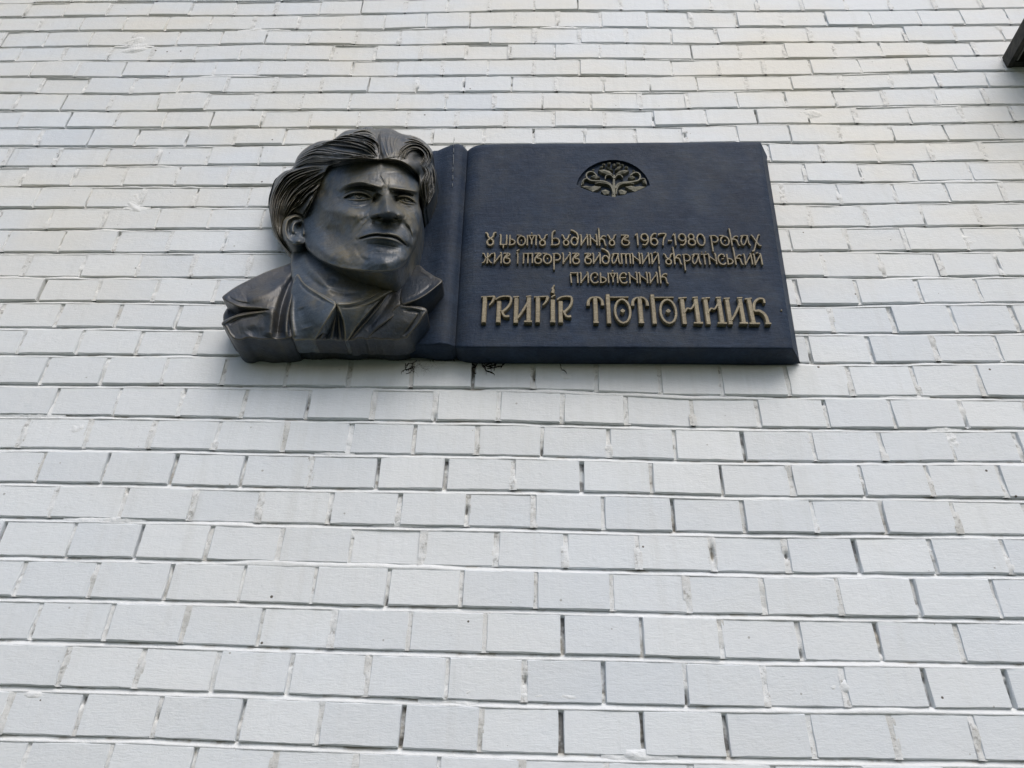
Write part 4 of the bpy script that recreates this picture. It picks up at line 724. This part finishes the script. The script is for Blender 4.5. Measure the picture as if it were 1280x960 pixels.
# ---- neck
neck_poly = [(296,486),(330,440),(500,440),(720,520),(738,560),(700,612),(640,640),(560,684),(490,700),(440,700),(360,640),(300,600)]
def neck_detail(D, x, y):
    S = lambda P, s, a, tp=.2: stroke(D, x, y, P, s, a, tp)
    S([(335,490),(350,540),(400,595),(440,650)], 14, .006); S([(330,560),(400,615),(480,640),(560,635)], 8, -.003)
    S([(420,590),(470,600),(560,606)], 16, -.004); S([(640,560),(600,610),(540,650)], 12, .004)
relief('neck', z1, neck_poly, [(320,500,.066),(340,560,.088),(400,620,.112),(480,660,.122),(560,650,.120),(640,610,.104),(710,580,.078),(450,600,.116),(550,600,.114),(380,540,.094),(500,470,.07),(650,520,.06)], neck_detail, M_BODY, plaque, 2, (10, .008), .03)

# ---- coat, its collar and lapels, the shirt and tie
coat_poly = [(54,735),(62,700),(110,650),(200,600),(316,540),(400,640),(500,700),(640,640),(740,552),(772,590),(770,650),(745,700),(720,770),(700,798),(640,806),(560,798),(500,806),(430,800),(340,806),(250,800),(180,806),(95,800),(72,780)]
def coat_rough(D, x, y): D += .002*fbm(x*.002, y*.002, 9)
coat = relief('coat', z1, coat_poly, [(60,700,.060),(200,620,.058),(310,560,.056),(300,790,.072),(100,795,.070),(500,700,.080),(500,800,.076),(640,660,.078),(740,560,.066),(770,650,.070),(700,795,.076),(400,640,.080)], coat_rough, M_COAT, plaque, 3, (8, .006), 0.)
def bottom(y0, xa, xb, n, r):   # ragged casting edge along the bottom of the bust
    return [(xa+(xb-xa)*k/n, y0+r.uniform(-4, 5)) for k in range(1, n)]
rr = random.Random(3)
cl_poly = [(50,656),(70,636),(110,610),(200,566),(262,544),(314,528),(324,552),(312,600),(296,660),(290,730),(300,790)] + bottom(803, 302, 92, 9, rr) + [(90,802),(74,786),(62,764),(48,744),(84,722),(126,708),(190,701),(214,699),(196,697),(150,698),(104,690),(76,676)]
def cl_d(D, x, y):
    S = lambda P, s, a, tp=.15: stroke(D, x, y, P, s, a, tp)
    S([(62,660),(90,676),(122,687),(190,690)], 3, .0021); S([(72,652),(104,670),(150,678)], 3.5, -.0025)
    S([(56,748),(96,724),(150,712),(200,706)], 3, .0021); S([(62,752),(80,784),(94,798)], 3, .0021); S([(76,750),(120,728),(176,718)], 3.5, -.0025)
    S([(310,570),(284,620),(262,680),(250,740),(244,803)], 14, -.016, .1); S([(300,640),(282,700),(276,760),(280,800)], 9, .006)
    S([(120,640),(190,605),(250,580),(300,552)], 24, -.005); S([(140,664),(210,640),(262,596)], 15, .005); S([(222,690),(226,740),(216,796)], 16, .005)
    S([(200,704),(180,740),(150,790)], 22, -.003); S([(110,760),(160,752),(200,760)], 18, .002)
relief('lapel', z1, cl_poly, [(50,656,.100),(110,612,.084),(200,570,.070),(314,530,.056),(312,600,.088),(262,660,.098),(210,699,.104),(104,690,.104),(170,640,.098),(48,744,.094),(126,708,.096),(290,730,.092),(300,803,.086),(200,803,.086),(92,802,.086),(160,750,.094)], cl_d, M_COAT, coat, 2, (6, .005), 0., n=4)
rb_poly = [(640,622),(700,585),(738,540),(752,580),(742,630),(700,676),(660,720),(600,765),(566,803)] + bottom(803, 566, 492, 4, rr) + [(492,803),(520,770),(566,716),(606,668)]
def rb_d(D, x, y):
    S = lambda P, s, a, tp=.15: stroke(D, x, y, P, s, a, tp)
    S([(644,628),(600,690),(540,760),(505,800)], 5, .004); S([(660,640),(620,700),(560,770)], 9, -.003); S([(712,590),(712,640),(680,690)], 10, -.003)
relief('coat_front', z1, rb_poly, [(640,622,.100),(738,540,.066),(742,630,.094),(600,760,.100),(492,803,.087),(566,803,.087),(600,680,.106)], rb_d, M_COAT, coat, 2, (7, .005), .03, n=4)
rc_poly = [(690,600),(738,542),(768,560),(800,580),(828,597),(800,624),(764,652),(724,672),(684,682),(676,640)]
def rc_d(D, x, y):
    S = lambda P, s, a, tp=.15: stroke(D, x, y, P, s, a, tp)
    S([(686,678),(740,660),(790,628),(822,598)], 3.2, .0024); S([(700,662),(745,644),(795,606)], 5, -.002); S([(745,556),(790,584)], 5, .002)
relief('collar_leaf', z1, rc_poly, [(690,600,.092),(738,542,.068),(828,597,.108),(764,652,.116),(684,682,.112),(750,600,.100)], rc_d, M_COAT, coat, 2, (7, .005), .05, n=4)
rl_poly = [(668,682),(700,684),(756,688),(774,702),(762,726),(738,760),(706,796)] + bottom(804, 706, 560, 6, rr) + [(560,802),(590,762),(630,720)]
def rl_d(D, x, y):
    S = lambda P, s, a, tp=.15: stroke(D, x, y, P, s, a, tp)
    S([(676,688),(720,690),(762,700)], 3, .0021); S([(764,706),(740,746),(704,790)], 3, .0021); S([(690,702),(744,708),(722,748),(690,790)], 4, -.003)
relief('lapel', z1, rl_poly, [(668,682,.112),(774,702,.112),(706,796,.088),(560,802,.087),(630,720,.104),(700,740,.106)], rl_d, M_COAT, coat, 2, (7, .005), .03, n=4)
shirt_poly = [(314,572),(340,604),(380,630),(420,652),(453,676),(436,716),(408,756),(380,803)] + bottom(804, 380, 300, 3, rr) + [(300,803),(290,745),(284,690),(290,630)]
def sl_d(D, x, y):
    S = lambda P, s, a, tp=.15: stroke(D, x, y, P, s, a, tp)
    S([(318,580),(344,612),(384,640),(448,680)], 3.2, .0024); S([(446,684),(416,740),(378,798)], 3.2, .0024); S([(322,600),(350,632),(420,672)], 4, -.0025)
    S([(300,650),(296,720),(306,795)], 7, .004); S([(330,690),(350,760)], 20, -.003)
shirt = relief('shirt_collar', z1, shirt_poly, [(314,572,.092),(380,632,.122),(453,676,.142),(408,756,.124),(372,803,.089),(300,803,.088),(284,690,.092),(350,690,.116)], sl_d, M_BODY, plaque, 2, (6, .006), .04, n=4)
sr_poly = [(453,676),(500,670),(560,652),(616,624),(646,612),(618,656),(566,712),(524,762),(498,803),(482,806),(480,770),(474,730)]
def sr_d(D, x, y):
    S = lambda P, s, a, tp=.15: stroke(D, x, y, P, s, a, tp)
    S([(456,680),(505,676),(566,656),(636,620)], 3.2, .0024); S([(458,684),(476,735),(486,800)], 3.2, .0020); S([(470,690),(540,680),(600,645)], 4, -.0025); S([(600,650),(550,710),(505,780)], 9, -.002)
relief('collar_point', z1, sr_poly, [(453,676,.142),(560,655,.126),(646,612,.102),(566,712,.112),(498,803,.089),(482,806,.089),(500,720,.122)], sr_d, M_BODY, shirt, 2, (6, .005), .04, n=4)
tie_poly = [(440,694),(456,684),(470,694),(480,740),(486,804),(430,806),(370,804),(400,764),(424,728)]
def tie_d(D, x, y):
    S = lambda P, s, a, tp=.1: stroke(D, x, y, P, s, a, tp)
    for k, xx in enumerate((392, 414, 434, 452, 468)): S([(455,700),(455+(xx-455)*.5,750),(xx,804)], 5, .0030 if k % 2 == 0 else -.0040)
relief('tie', z1, tie_poly, [(455,690,.128),(480,740,.108),(486,804,.088),(370,804,.088),(430,800,.090),(445,740,.112)], tie_d, M_COAT, plaque, 2, (6, .005), .04, n=4)

# ------------------------------------------------------------------ lettering
def arc(cx, cy, rx, ry, a0, a1, n=10):
    return [(cx+rx*math.cos(R(a0+(a1-a0)*k/n)), cy+ry*math.sin(R(a0+(a1-a0)*k/n))) for k in range(n+1)]
T_ = .11
G = {  # glyph: (advance, [ (polyline, width start, width end) ... ]); x-height 1
'ȣ': (.86, [(arc(.42,.26,.24,.25,0,360,14), 1, 1), ([(.0,.98),(.16,.93),(.25,.68),(.42,.52),(.60,.40)], 1, .8), ([(.86,1.0),(.68,.93),(.60,.68),(.42,.52),(.26,.40)], 1, .8)]),
'ц': (.80, [([(.02,1),(.10,.97),(.10,.05)], 1, 1), ([(.62,1),(.62,.05)], 1, 1), ([(.05,.06),(.66,.06)], .9, .9), ([(.36,.06),(.36,-.28)], 1, .6)]),
'ь': (.68, [([(.10,1),(.10,.03)], 1, 1), (arc(.12,.31,.42,.27,90,-90,8)+[(.02,.04)], 1, 1)]),
'о': (.86, [(arc(.42,.46,.34,.44,0,360,16), 1, 1), ([(.0,.97),(.40,.95)], .8, .8), ([(.36,.46),(.48,.46)], 1.2, 1.2)]),
'м': (.95, [([(.0,.95),(.88,.95)], .8, .8), ([(.07,.95),(.07,0)], 1, 1), ([(.82,.95),(.82,0)], 1, 1), ([(.25,.9),(.44,.5),(.63,.9)], .8, .8), ([(.44,.55),(.44,.05)], 1, 1), ([(.38,1.12),(.50,1.12)], .9, .9)]),
'б': (1.0, [([(.42,1.40),(.24,1.32),(.13,1.05),(.12,.04)], 1.1, 1), ([(-.02,.03),(.5,.03)], .9, .9), ([(.12,.62)]+arc(.45,.34,.34,.32,100,-90,9), .9, 1)]),
'д': (.86, [(arc(.34,.40,.30,.38,0,360,14), 1, 1), ([(.02,1.46),(.26,1.38),(.55,1.18),(.70,.85),(.64,.42)], 1.2, 1)]),
'и': (.86, [([(.0,.97),(.12,.95),(.10,.0)], .9, 1), ([(.12,.10),(.66,.90)], .8, .8), ([(.60,1),(.70,.97),(.70,.0)], .9, 1)]),
'й': (.86, [([(.0,.97),(.12,.95),(.10,.0)], .9, 1), ([(.12,.10),(.66,.90)], .8, .8), ([(.60,1),(.70,.97),(.70,.0)], .9, 1), ([(.30,1.05),(.52,1.12)], .9, .9)]),
'н': (.84, [([(.0,.97),(.11,.95),(.10,.0)], .9, 1), ([(.12,.78),(.66,.32)], .8, .8), ([(.60,1),(.70,.97),(.70,.0)], .9, 1)]),
'к': (.84, [([(.02,1.62),(.09,1.5),(.10,.0)], 1, 1), ([(.12,.50),(.34,.82),(.56,.92),(.68,.84)], .8, 1), ([(.22,.60),(.52,.52),(.62,.05),(.74,.0)], 1, .8)]),
'в': (.72, [([(.02,.98),(.50,.98),(.56,.84),(.22,.58),(.54,.46),(.62,.24),(.46,.04),(.18,.05),(.06,.30),(.14,.62),(.40,.95)], 1, 1)]),
'р': (.80, [([(.12,.9),(.12,-.55)], 1, 1), ([(.0,.92)]+arc(.32,.64,.34,.32,110,-110,10)+[(.22,.32)], .9, 1)]),
'а': (.84, [([(.06,.90),(.30,.99),(.72,.97)], .9, .9), ([(.62,.95),(.66,.25),(.78,.0)], 1, .9), ([(.62,.86),(.40,.30),(.18,.04),(.06,.22),(.08,.60),(.24,.90)], .8, 1)]),
'х': (.92, [([(.10,.98),(.22,.95),(.62,.08),(.82,.04)], .9, 1), ([(.84,.98),(.70,.98),(.14,-.42),(-.02,-.46)], .9, 1)]),
'ж': (.98, [([(.46,1.02),(.46,.0)], 1, 1), ([(.0,.92),(.14,.94),(.40,.52),(.80,.94),(.92,.90)], .8, .8), ([(.0,.04),(.16,.10),(.40,.52),(.78,.08),(.92,.04)], .8, .8)]),
'і': (.38, [([(.10,.97),(.18,.95),(.18,.0)], 1, 1), ([(.12,1.18),(.26,1.36)], 1.1, .7)]),
'ї': (.60, [([(.02,.96),(.56,.96)], .9, .9), ([(.29,.96),(.29,.0)], 1, 1), ([(.08,1.14),(.16,1.16)], .9, .9), ([(.42,1.14),(.50,1.16)], .9, .9)]),
'т': (1.0, [([(.0,.96),(.92,.96)], .9, .9), ([(.09,.96),(.09,.0)], 1, 1), ([(.47,.96),(.47,.0)], 1, 1), ([(.85,.96),(.85,.0)], 1, 1)]),
'с': (.78, [([(.62,.70),(.60,.92),(.36,.98),(.12,.80),(.06,.42),(.22,.08),(.50,.03),(.68,.18)], 1, 1), ([(.34,.52),(.56,.56)], .8, .8)]),
'е': (.78, [([(.60,.76),(.56,.94),(.34,.98),(.12,.80),(.06,.42),(.22,.08),(.48,.03),(.66,.16)], 1, 1), ([(.10,.50),(.58,.54)], .8, .8)]),
'п': (.78, [([(.02,.88),(.10,.0)], 1, 1), ([(.0,.96),(.68,.96)], .9, .9), ([(.60,.96),(.62,.0)], 1, 1)]),
'1': (.46, [([(.02,.92),(.20,1.12),(.22,1.1),(.22,.0)], .8, 1)]),
'9': (.80, [(arc(.38,.76,.30,.33,0,360,14), 1, 1), ([(.68,.76),(.64,.34),(.40,.02),(.14,.06)], 1, 1)]),
'6': (.80, [(arc(.38,.33,.30,.32,0,360,14), 1, 1), ([(.08,.36),(.16,.82),(.42,1.1),(.62,1.06)], 1, 1)]),
'7': (.74, [([(.04,.94),(.06,1.08),(.66,1.08),(.42,.60),(.32,.0)], 1, 1)]),
'8': (.78, [(arc(.37,.82,.24,.26,0,360,12), 1, 1), (arc(.37,.29,.30,.29,0,360,14), 1, 1)]),
'0': (.86, [(arc(.40,.54,.33,.54,0,360,18), 1, 1)]),
'-': (.46, [([(.04,.44),(.38,.44)], 1.1, 1.1)]),
}
B = {  # capitals of the name: width given by the photograph, height 1
'Г': [([(.26,.0),(.26,.98)], 2, 2), ([(.0,.96),(.96,.99)], .8, .8), ([(.93,.97),(.80,.78),(.58,.64)], 1.6, .5), ([(.16,.03),(.40,.03)], 1, 1)],
'Р': [([(.22,.0),(.22,.80)], 2, 2), ([(.02,.86),(.30,.97),(.80,.98),(.88,.82),(.74,.60),(.40,.38)], .8, 1.4), ([(.38,.44),(.56,.24),(.82,.24)], 1, 1.5), ([(.12,.03),(.34,.03)], 1, 1)],
'И': [([(.16,.0),(.16,.94)], 2, 2), ([(.80,.04),(.80,.98)], 2, 2), ([(.18,.12),(.40,.32),(.76,.76)], 1, 1.3), ([(.0,.95),(.30,.97)], .9, .9), ([(.66,.97),(.92,.99)], .8, .8), ([(.58,.03),(.98,.03)], .9, 1.2)],
'І': [([(.5,.0),(.5,.86)], 2, 2), ([(.36,.94),(.5,.99),(.8,1.04)], .8, .8), ([(.46,1.12),(.56,1.22),(.48,1.30),(.70,1.42)], 1.8, .6), ([(.2,.03),(.8,.03)], 1, 1)],
'Т': [([(.50,.0),(.50,.98)], 2, 2), ([(.06,.66),(.08,.84),(.26,.96),(.50,.98)], 1.6, .8), ([(.94,.66),(.92,.84),(.74,.96),(.50,.98)], 1.6, .8), ([(.34,.03),(.66,.03)], .9, .9)],
'Ю': [([(.12,.0),(.12,1.10)], 1.9, 1.9), ([(.12,.98),(.92,.99)], .7, .7), (arc(.66,.46,.29,.44,0,360,20), 1.15, 1.15), ([(.57,.46),(.66,.46)], .4, 3.0), ([(.66,.46),(.75,.46)], 3.0, .4)],
'Н': [([(.18,.0),(.18,.92)], 2, 2), ([(.80,.04),(.80,.98)], 2, 2), ([(.20,.40),(.38,.58),(.54,.56),(.76,.80)], .9, .9), ([(.02,.95),(.40,.98)], .9, .7), ([(.58,.03),(.98,.03)], .9, 1.2), ([(.66,.97),(.9,.99)], .8, .8)],
'К': [([(.24,.04),(.20,.94)], 2, 2), ([(.02,.95),(.34,.98)], .9, .9), ([(.88,.80),(.86,.95),(.64,.96),(.42,.80),(.36,.52),(.60,.50),(.82,.32),(.86,.03)], 1.0, 1.8), ([(.04,.03),(.50,.03)], 1.0, 1.0), ([(.74,.03),(.99,.03)], 1, 1)],
}
def ribbon(mb, P, w0, w1, d0, th):
    """a bevelled bar with plane-parallel face along a polyline given in wall x, z"""
    P = np.asarray(P, float); n = len(P)
    closed = np.linalg.norm(P[0]-P[-1]) < 1e-6
    if closed: P = P[:-1]; n -= 1
    tg = (np.roll(P, -1, 0)-np.roll(P, 1, 0)) if closed else np.gradient(P, axis=0)
    tg /= np.linalg.norm(tg, axis=1)[:, None]+1e-12; nm = np.c_[-tg[:, 1], tg[:, 0]]
    V = []
    for i in range(n):
        w_ = (w0+(w1-w0)*i/max(n-1, 1))/2
        for o_, dd in ((-1.0, 0), (-.98, th*.78), (-.70, th), (.70, th), (.98, th*.78), (1.0, 0)):
            q = P[i]+nm[i]*w_*o_; V.append((q[0], -(d0+dd), q[1]))
    Fc = []
    for i in range(n if closed else n-1):
        a = i*6; c = ((i+1) % n)*6
        for k in range(5): Fc.append((a+k, a+k+1, c+k+1, c+k))
    if not closed: Fc += [tuple(range(5, -1, -1)), tuple((n-1)*6+k for k in range(6))]
    mb.add(V, Fc)
LTH = .007
letters = []
def glyph(strokes, x0, z0, sx, sz, wd, th, name='letter'):
    mb = MB()
    for k, (P, a, c) in enumerate(strokes):
        P = np.array(P, float)
        if len(P) > 3 and np.linalg.norm(P[0]-P[-1]) > 1e-6: P = smooth_poly(P, False, 4)
        elif len(P) == 3: P = smooth_poly(P, False, 3)
        Q = np.c_[x0+P[:, 0]*sx, z0+P[:, 1]*sz]
        ribbon(mb, Q, wd*a, wd*c, PD-.002, th+.002+k*.00035)
    o = mb.build(name, M_LET, right_leaf); letters.append(o); return o
def word(text, pxa, pxb, yb0, yb1, xh):
    """lay one word between two measured ends on its baseline"""
    A = pt(pxa, yb0, PD+LTH); Bp = pt(pxb, yb1, PD+LTH); T2 = pt((pxa+pxb)/2, (yb0+yb1)/2-xh, PD+LTH)
    z0 = (A[2]+Bp[2])/2; hz = T2[2]-z0
    tot = sum(G[c][0] for c in text)-.10
    sx = (Bp[0]-A[0])/tot; x = A[0]
    for c in text:
        glyph(G[c][1], x, z0, sx, hz, min(.0054, hz*.122), LTH, 'digit' if c in '0123456789' else 'letter'); x += G[c][0]*sx
word('ȣ', 605.8, 618, 306.5, 306.5, 16)
word('цьомȣ', 624, 683, 306.6, 306.6, 13.2); word('бȣдинкȣ', 688.6, 769.8, 306.6, 306.6, 13.2); word('в', 776.6, 787, 306.6, 306.6, 13)
word('1967-1980', 794.5, 882.5, 306.5, 306.3, 13.2); word('роках', 888.7, 952, 306.8, 307.0, 13)
word('жив', 602.3, 637.4, 329.2, 329.2, 13); word('і', 643, 649, 329.2, 329.2, 13); word('творив', 652.9, 724.4, 329.3, 329.4, 13.2)
word('видатний', 730.6, 824.8, 329.6, 330, 13.2); word('ȣкраїнський', 830.3, 954, 330.2, 330.8, 13.2)
word('письменник', 713, 836, 353.8, 354, 13.2)
def big(ch, pxa, pxb, yb):
    A = pt(pxa, yb, PD+.009); Bp = pt(pxb, yb, PD+.009); T2 = pt((pxa+pxb)/2, yb-33.2, PD+.009)
    glyph(B[ch], A[0], A[2], (Bp[0]-A[0])*.96, T2[2]-A[2], .0050, .009)
for ch, a, b_, y_ in (('Г',599.5,618.5,403),('Р',617.5,641.5,403),('И',640.5,666.5,403.1),('Г',667,687,403.1),('І',685.5,697,403.1),('Р',696,719,403.2),
                      ('Т',734.8,756.5,404),('Ю',757.5,792,404.1),('Т',791.5,813.5,404.3),('Ю',814.5,850,404.4),('Н',851,880.5,404.7),('Н',881,910,404.9),('И',909.5,936.5,405.1),('К',936,965.5,405.4)):
    big(ch, a, b_, y_)

# ---- tree emblem in its sunk lens
ED = PD-.0072
def zz6(P): return np.array([(710+x/10.667, 190+y/10.667) for x, y in P])
def em(mb, P, w0, w1, k=0, th=.008):
    P = zz6(P)
    if len(P) > 2: P = smooth_poly(P, False, 4)
    Q = pt(P[:, 0], P[:, 1], ED+th)
    ribbon(mb, Q[:, [0, 2]], w0*.00017, w1*.00017, ED-.001, th+k*.0003)
emblem = None
trunk = MB()
em(trunk, [(610,605),(612,500),(612,400),(615,300)], 62, 24)
em(trunk, [(600,480),(560,420),(480,385),(380,380),(300,370),(250,330),(250,280),(300,255),(350,270),(390,320)], 34, 18, 1)
em(trunk, [(630,480),(670,420),(750,400),(860,390),(940,370),(965,320),(940,275),(880,270),(830,310)], 34, 18, 2)
em(trunk, [(250,350),(215,360),(190,400),(180,440)], 18, 12, 3); em(trunk, [(960,360),(1010,350),(1035,380),(1045,430)], 18, 12, 3)
em(trunk, [(612,350),(570,305),(510,310),(495,360)], 18, 14, 4); em(trunk, [(618,350),(660,305),(710,310),(730,340)], 18, 14, 5)
em(trunk, [(605,560),(585,480),(540,430),(430,410),(360,420)], 20, 12, 6); em(trunk, [(640,560),(660,470),(720,425),(830,415),(880,430)], 20, 12, 7)
emblem = trunk.build('tree_emblem', M_EMB, right_leaf)
def leafp(P, k):
    mb = MB(); P = zz6(P); Q = pt(P[:, 0], P[:, 1], ED+.009)[:, [0, 2]]; c = Q.mean(0); n = len(Q)
    V = [(q[0], -(ED-.001), q[1]) for q in Q]+[(c[0]+(q[0]-c[0])*.93, -(ED+.0070+k*.0002), c[1]+(q[1]-c[1])*.93) for q in Q]+[(c[0], -(ED+.0105), c[1])]
    Fc = [(i, (i+1) % n, n+(i+1) % n, n+i) for i in range(n)]+[(n+i, n+(i+1) % n, 2*n) for i in range(n)]
    mb.add(V, Fc); mb.build('emblem_leaf', M_EMB, right_leaf)
for k, P in enumerate(([(165,450),(240,440),(300,465),(355,440),(450,455),(400,490),(330,525),(270,490)], [(760,455),(840,440),(900,465),(960,445),(1050,455),(960,495),(890,525),(820,490)],
    [(440,510),(500,490),(560,520),(540,555),(480,565)], [(670,510),(710,490),(790,520),(760,560),(700,560)],
    [(400,235),(480,225),(560,250),(608,300),(520,290),(450,270)], [(625,295),(680,245),(760,228),(820,240),(760,275),(690,290)],
    [(500,180),(560,200),(610,240),(560,230)], [(620,240),(660,190),(720,180),(680,225)], [(300,320),(350,300),(430,330),(370,350)], [(800,330),(860,310),(900,340),(850,355)],
    [(420,185),(470,180),(465,205),(430,208)], [(455,150),(500,150),(495,170),(460,168)], [(520,138),(570,130),(565,155),(530,155)], [(590,160),(620,145),(640,168),(612,182)],
    [(645,135),(695,140),(685,160),(650,155)], [(700,155),(745,160),(735,178),(700,172)], [(755,185),(805,190),(795,210),(760,205)], [(185,370),(215,390),(210,420),(175,420)], [(990,375),(1030,370),(1040,420),(1005,405)],
    [(320,225),(350,220),(350,245),(325,245)], [(860,235),(885,230),(890,255),(862,255)])): leafp(P, k % 5)

# a pale bolt head on the page, where one shows
mb = MB(); q = pt(977, 387.5, PD+.003)
n = 10
mb.add([(q[0]+.0022*math.cos(k*.628), -PD+.001, q[2]+.0022*math.sin(k*.628)) for k in range(n)]+[(q[0]+.0014*math.cos(k*.628), -PD-.003, q[2]+.0014*math.sin(k*.628)) for k in range(n)],
       [(k, (k+1) % n, n+(k+1) % n, n+k) for k in range(n)]+[tuple(range(n, 2*n))])
mb.build('fixing_pin', M_LET, right_leaf)

# runs of white paint that dripped onto the rounded edge of the left page
mw, t, b = mat('white_drip', .6, .3); b.inputs['Base Color'].default_value = (.22, .24, .25, 1)
mb = MB()
for x_, a_, b2_ in ((566.8,176,182),(567.0,185,190),(566.6,193,205),(566.2,209,214),(566,219,224),(565.6,229,233),(567.6,171.5,174)):
    s_ = (x_-470)/114.5; q1, q2 = pt(x_, a_, .0655), pt(x_-.2, b2_, .0655)
    ribbon(mb, [(q1[0], q1[2]), ((q1[0]+q2[0])/2+.0004, (q1[2]+q2[2])/2), (q2[0], q2[2])], .0010, .0007, .060, .0058)
mb.build('paint_drip', mw, left_leaf)
# seat every part on the plaque's own root
for o in list(C.objects):
    if o.parent == plaque: o.location = Vector(o.location)-plaque.location

# ------------------------------------------------------------------ dry black tendrils creeping from under the plaque
md, t, b = mat('dried_dirt', .95, .1); b.inputs['Base Color'].default_value = (.012, .012, .011, 1)
mb = MB()
def tendril(x, y, ang, L, wd, depth=0):
    r = rnd; P = [(x, y)]; a = ang
    n = max(4, int(L/2.2))
    for k in range(n):
        a += r.uniform(-.75, .75); P.append((P[-1][0]+math.cos(a)*2.2, P[-1][1]+abs(math.sin(a))*2.0))
        if depth < 2 and r.random() < .28: tendril(P[-1][0], P[-1][1], a+r.choice((-1, 1))*r.uniform(.6, 1.3), L*.5, wd*.65, depth+1)
    P = np.array(P); Q = pt(P[:, 0], P[:, 1], .001)
    V = []; m_ = len(Q)
    for i in range(m_):
        w_ = wd*(1-.6*i/m_)*r.uniform(.5, 1.4)
        tg = Q[min(i+1, m_-1)]-Q[max(i-1, 0)]; nm = np.array([-tg[2], 0, tg[0]]); nm /= np.linalg.norm(nm)+1e-9
        V += [tuple(Q[i]+nm*w_+np.array([0, .002, 0])), tuple(Q[i]+np.array([0, -.0012, 0])), tuple(Q[i]-nm*w_+np.array([0, .002, 0]))]
    Fc = []
    for i in range(m_-1):
        for k in range(2): Fc.append((i*3+k, i*3+k+1, i*3+4+k, i*3+3+k))
    mb.add(V, Fc)
TD = [(rnd.choice((rnd.gauss(536, 17), rnd.gauss(602, 22))), 450+rnd.uniform(-1, 6), rnd.uniform(1.2, 3.2), rnd.uniform(.0008, .0020)) for k in range(38)]
for x, y, L, wd in TD+[(517,453,13,.0012),(541,451,13,.0010),(620,452,14,.0010),(700,455,4,.001)]:
    tendril(x, y, 1.57+rnd.uniform(-.5, .5), L, wd*.8)
for x, y, L, wd in () and ((520,450,26,.0022),(532,450,14,.003),(538,450,30,.0016),(552,451,16,.0018),(566,452,10,.0024),(574,452,8,.002),(592,452,9,.002),(606,453,14,.0028),(614,453,18,.002),(625,453,22,.0016),(516,455,20,.0014),(545,450,9,.003),(600,453,8,.0018),(585,452,12,.0012),(700,455,7,.0014)):
    tendril(x, y, 1.57+rnd.uniform(-.4, .4), L, wd*.8)
o = mb.build('dried_tendrils', md); tag(o, label='black dried tendrils of dirt creeping down the white bricks below the middle of the plaque', category='dirt')
o['kind'] = 'stuff'

# ------------------------------------------------------------------ corner of a dark metal frame jutting from the wall, top right
mm, t, b = mat('rusty_black_metal', .6, .4)
t.links.new(mix(t, ramp(t, noise(t, pos(t), 30, 5, .7), .4, .7), (.016, .017, .015), (.075, .068, .055)), b.inputs['Base Color'])
bump(t, b, [(noise(t, pos(t), 120, 4), .4, .002)])
c0 = pt(1258.5, 84.5, 0.); fx, fz = float(c0[0]), float(c0[2])
root = empty('metal_canopy', (fx+.3, 0, fz)); tag(root, label='dark rusty metal canopy frame jutting out from the wall at the top right corner', category='canopy')
mb = MB(); mb.box(0, .013, -.26, .004, 0, .034); mb.build('side_rail', mm, root).location = (-.3, 0, 0)
mb = MB(); mb.box(.56, .60, -.26, .004, 0, .034); mb.build('side_rail', mm, root).location = (-.3, 0, 0)
mb = MB(); mb.box(.015, .558, -.016, .004, .002, .034); mb.build('wall_rail', mm, root).location = (-.3, 0, 0)
mb = MB(); mb.box(.015, .558, -.258, -.244, .002, .034); mb.build('front_rail', mm, root).location = (-.3, 0, 0)
mb = MB(); mb.box(.002, .598, -.258, .003, .036, .046); mb.build('top_panel', mm, root).location = (-.3, 0, 0)
ml, t, b = mat('grey_bar', .5, .4); b.inputs['Base Color'].default_value = (.20, .20, .18, 1)
mb = MB(); mb.box(.018, .022, -.242, -.018, .004, .014); mb.build('inner_bar', ml, root).location = (-.3, 0, 0)
for k, yy in enumerate((-.045, -.11, -.18)):
    mb = MB(); mb.box(.024, .556, yy-.005, yy, .008, .016); mb.build('cross_bar', ml, root).location = (-.3, 0, 0)
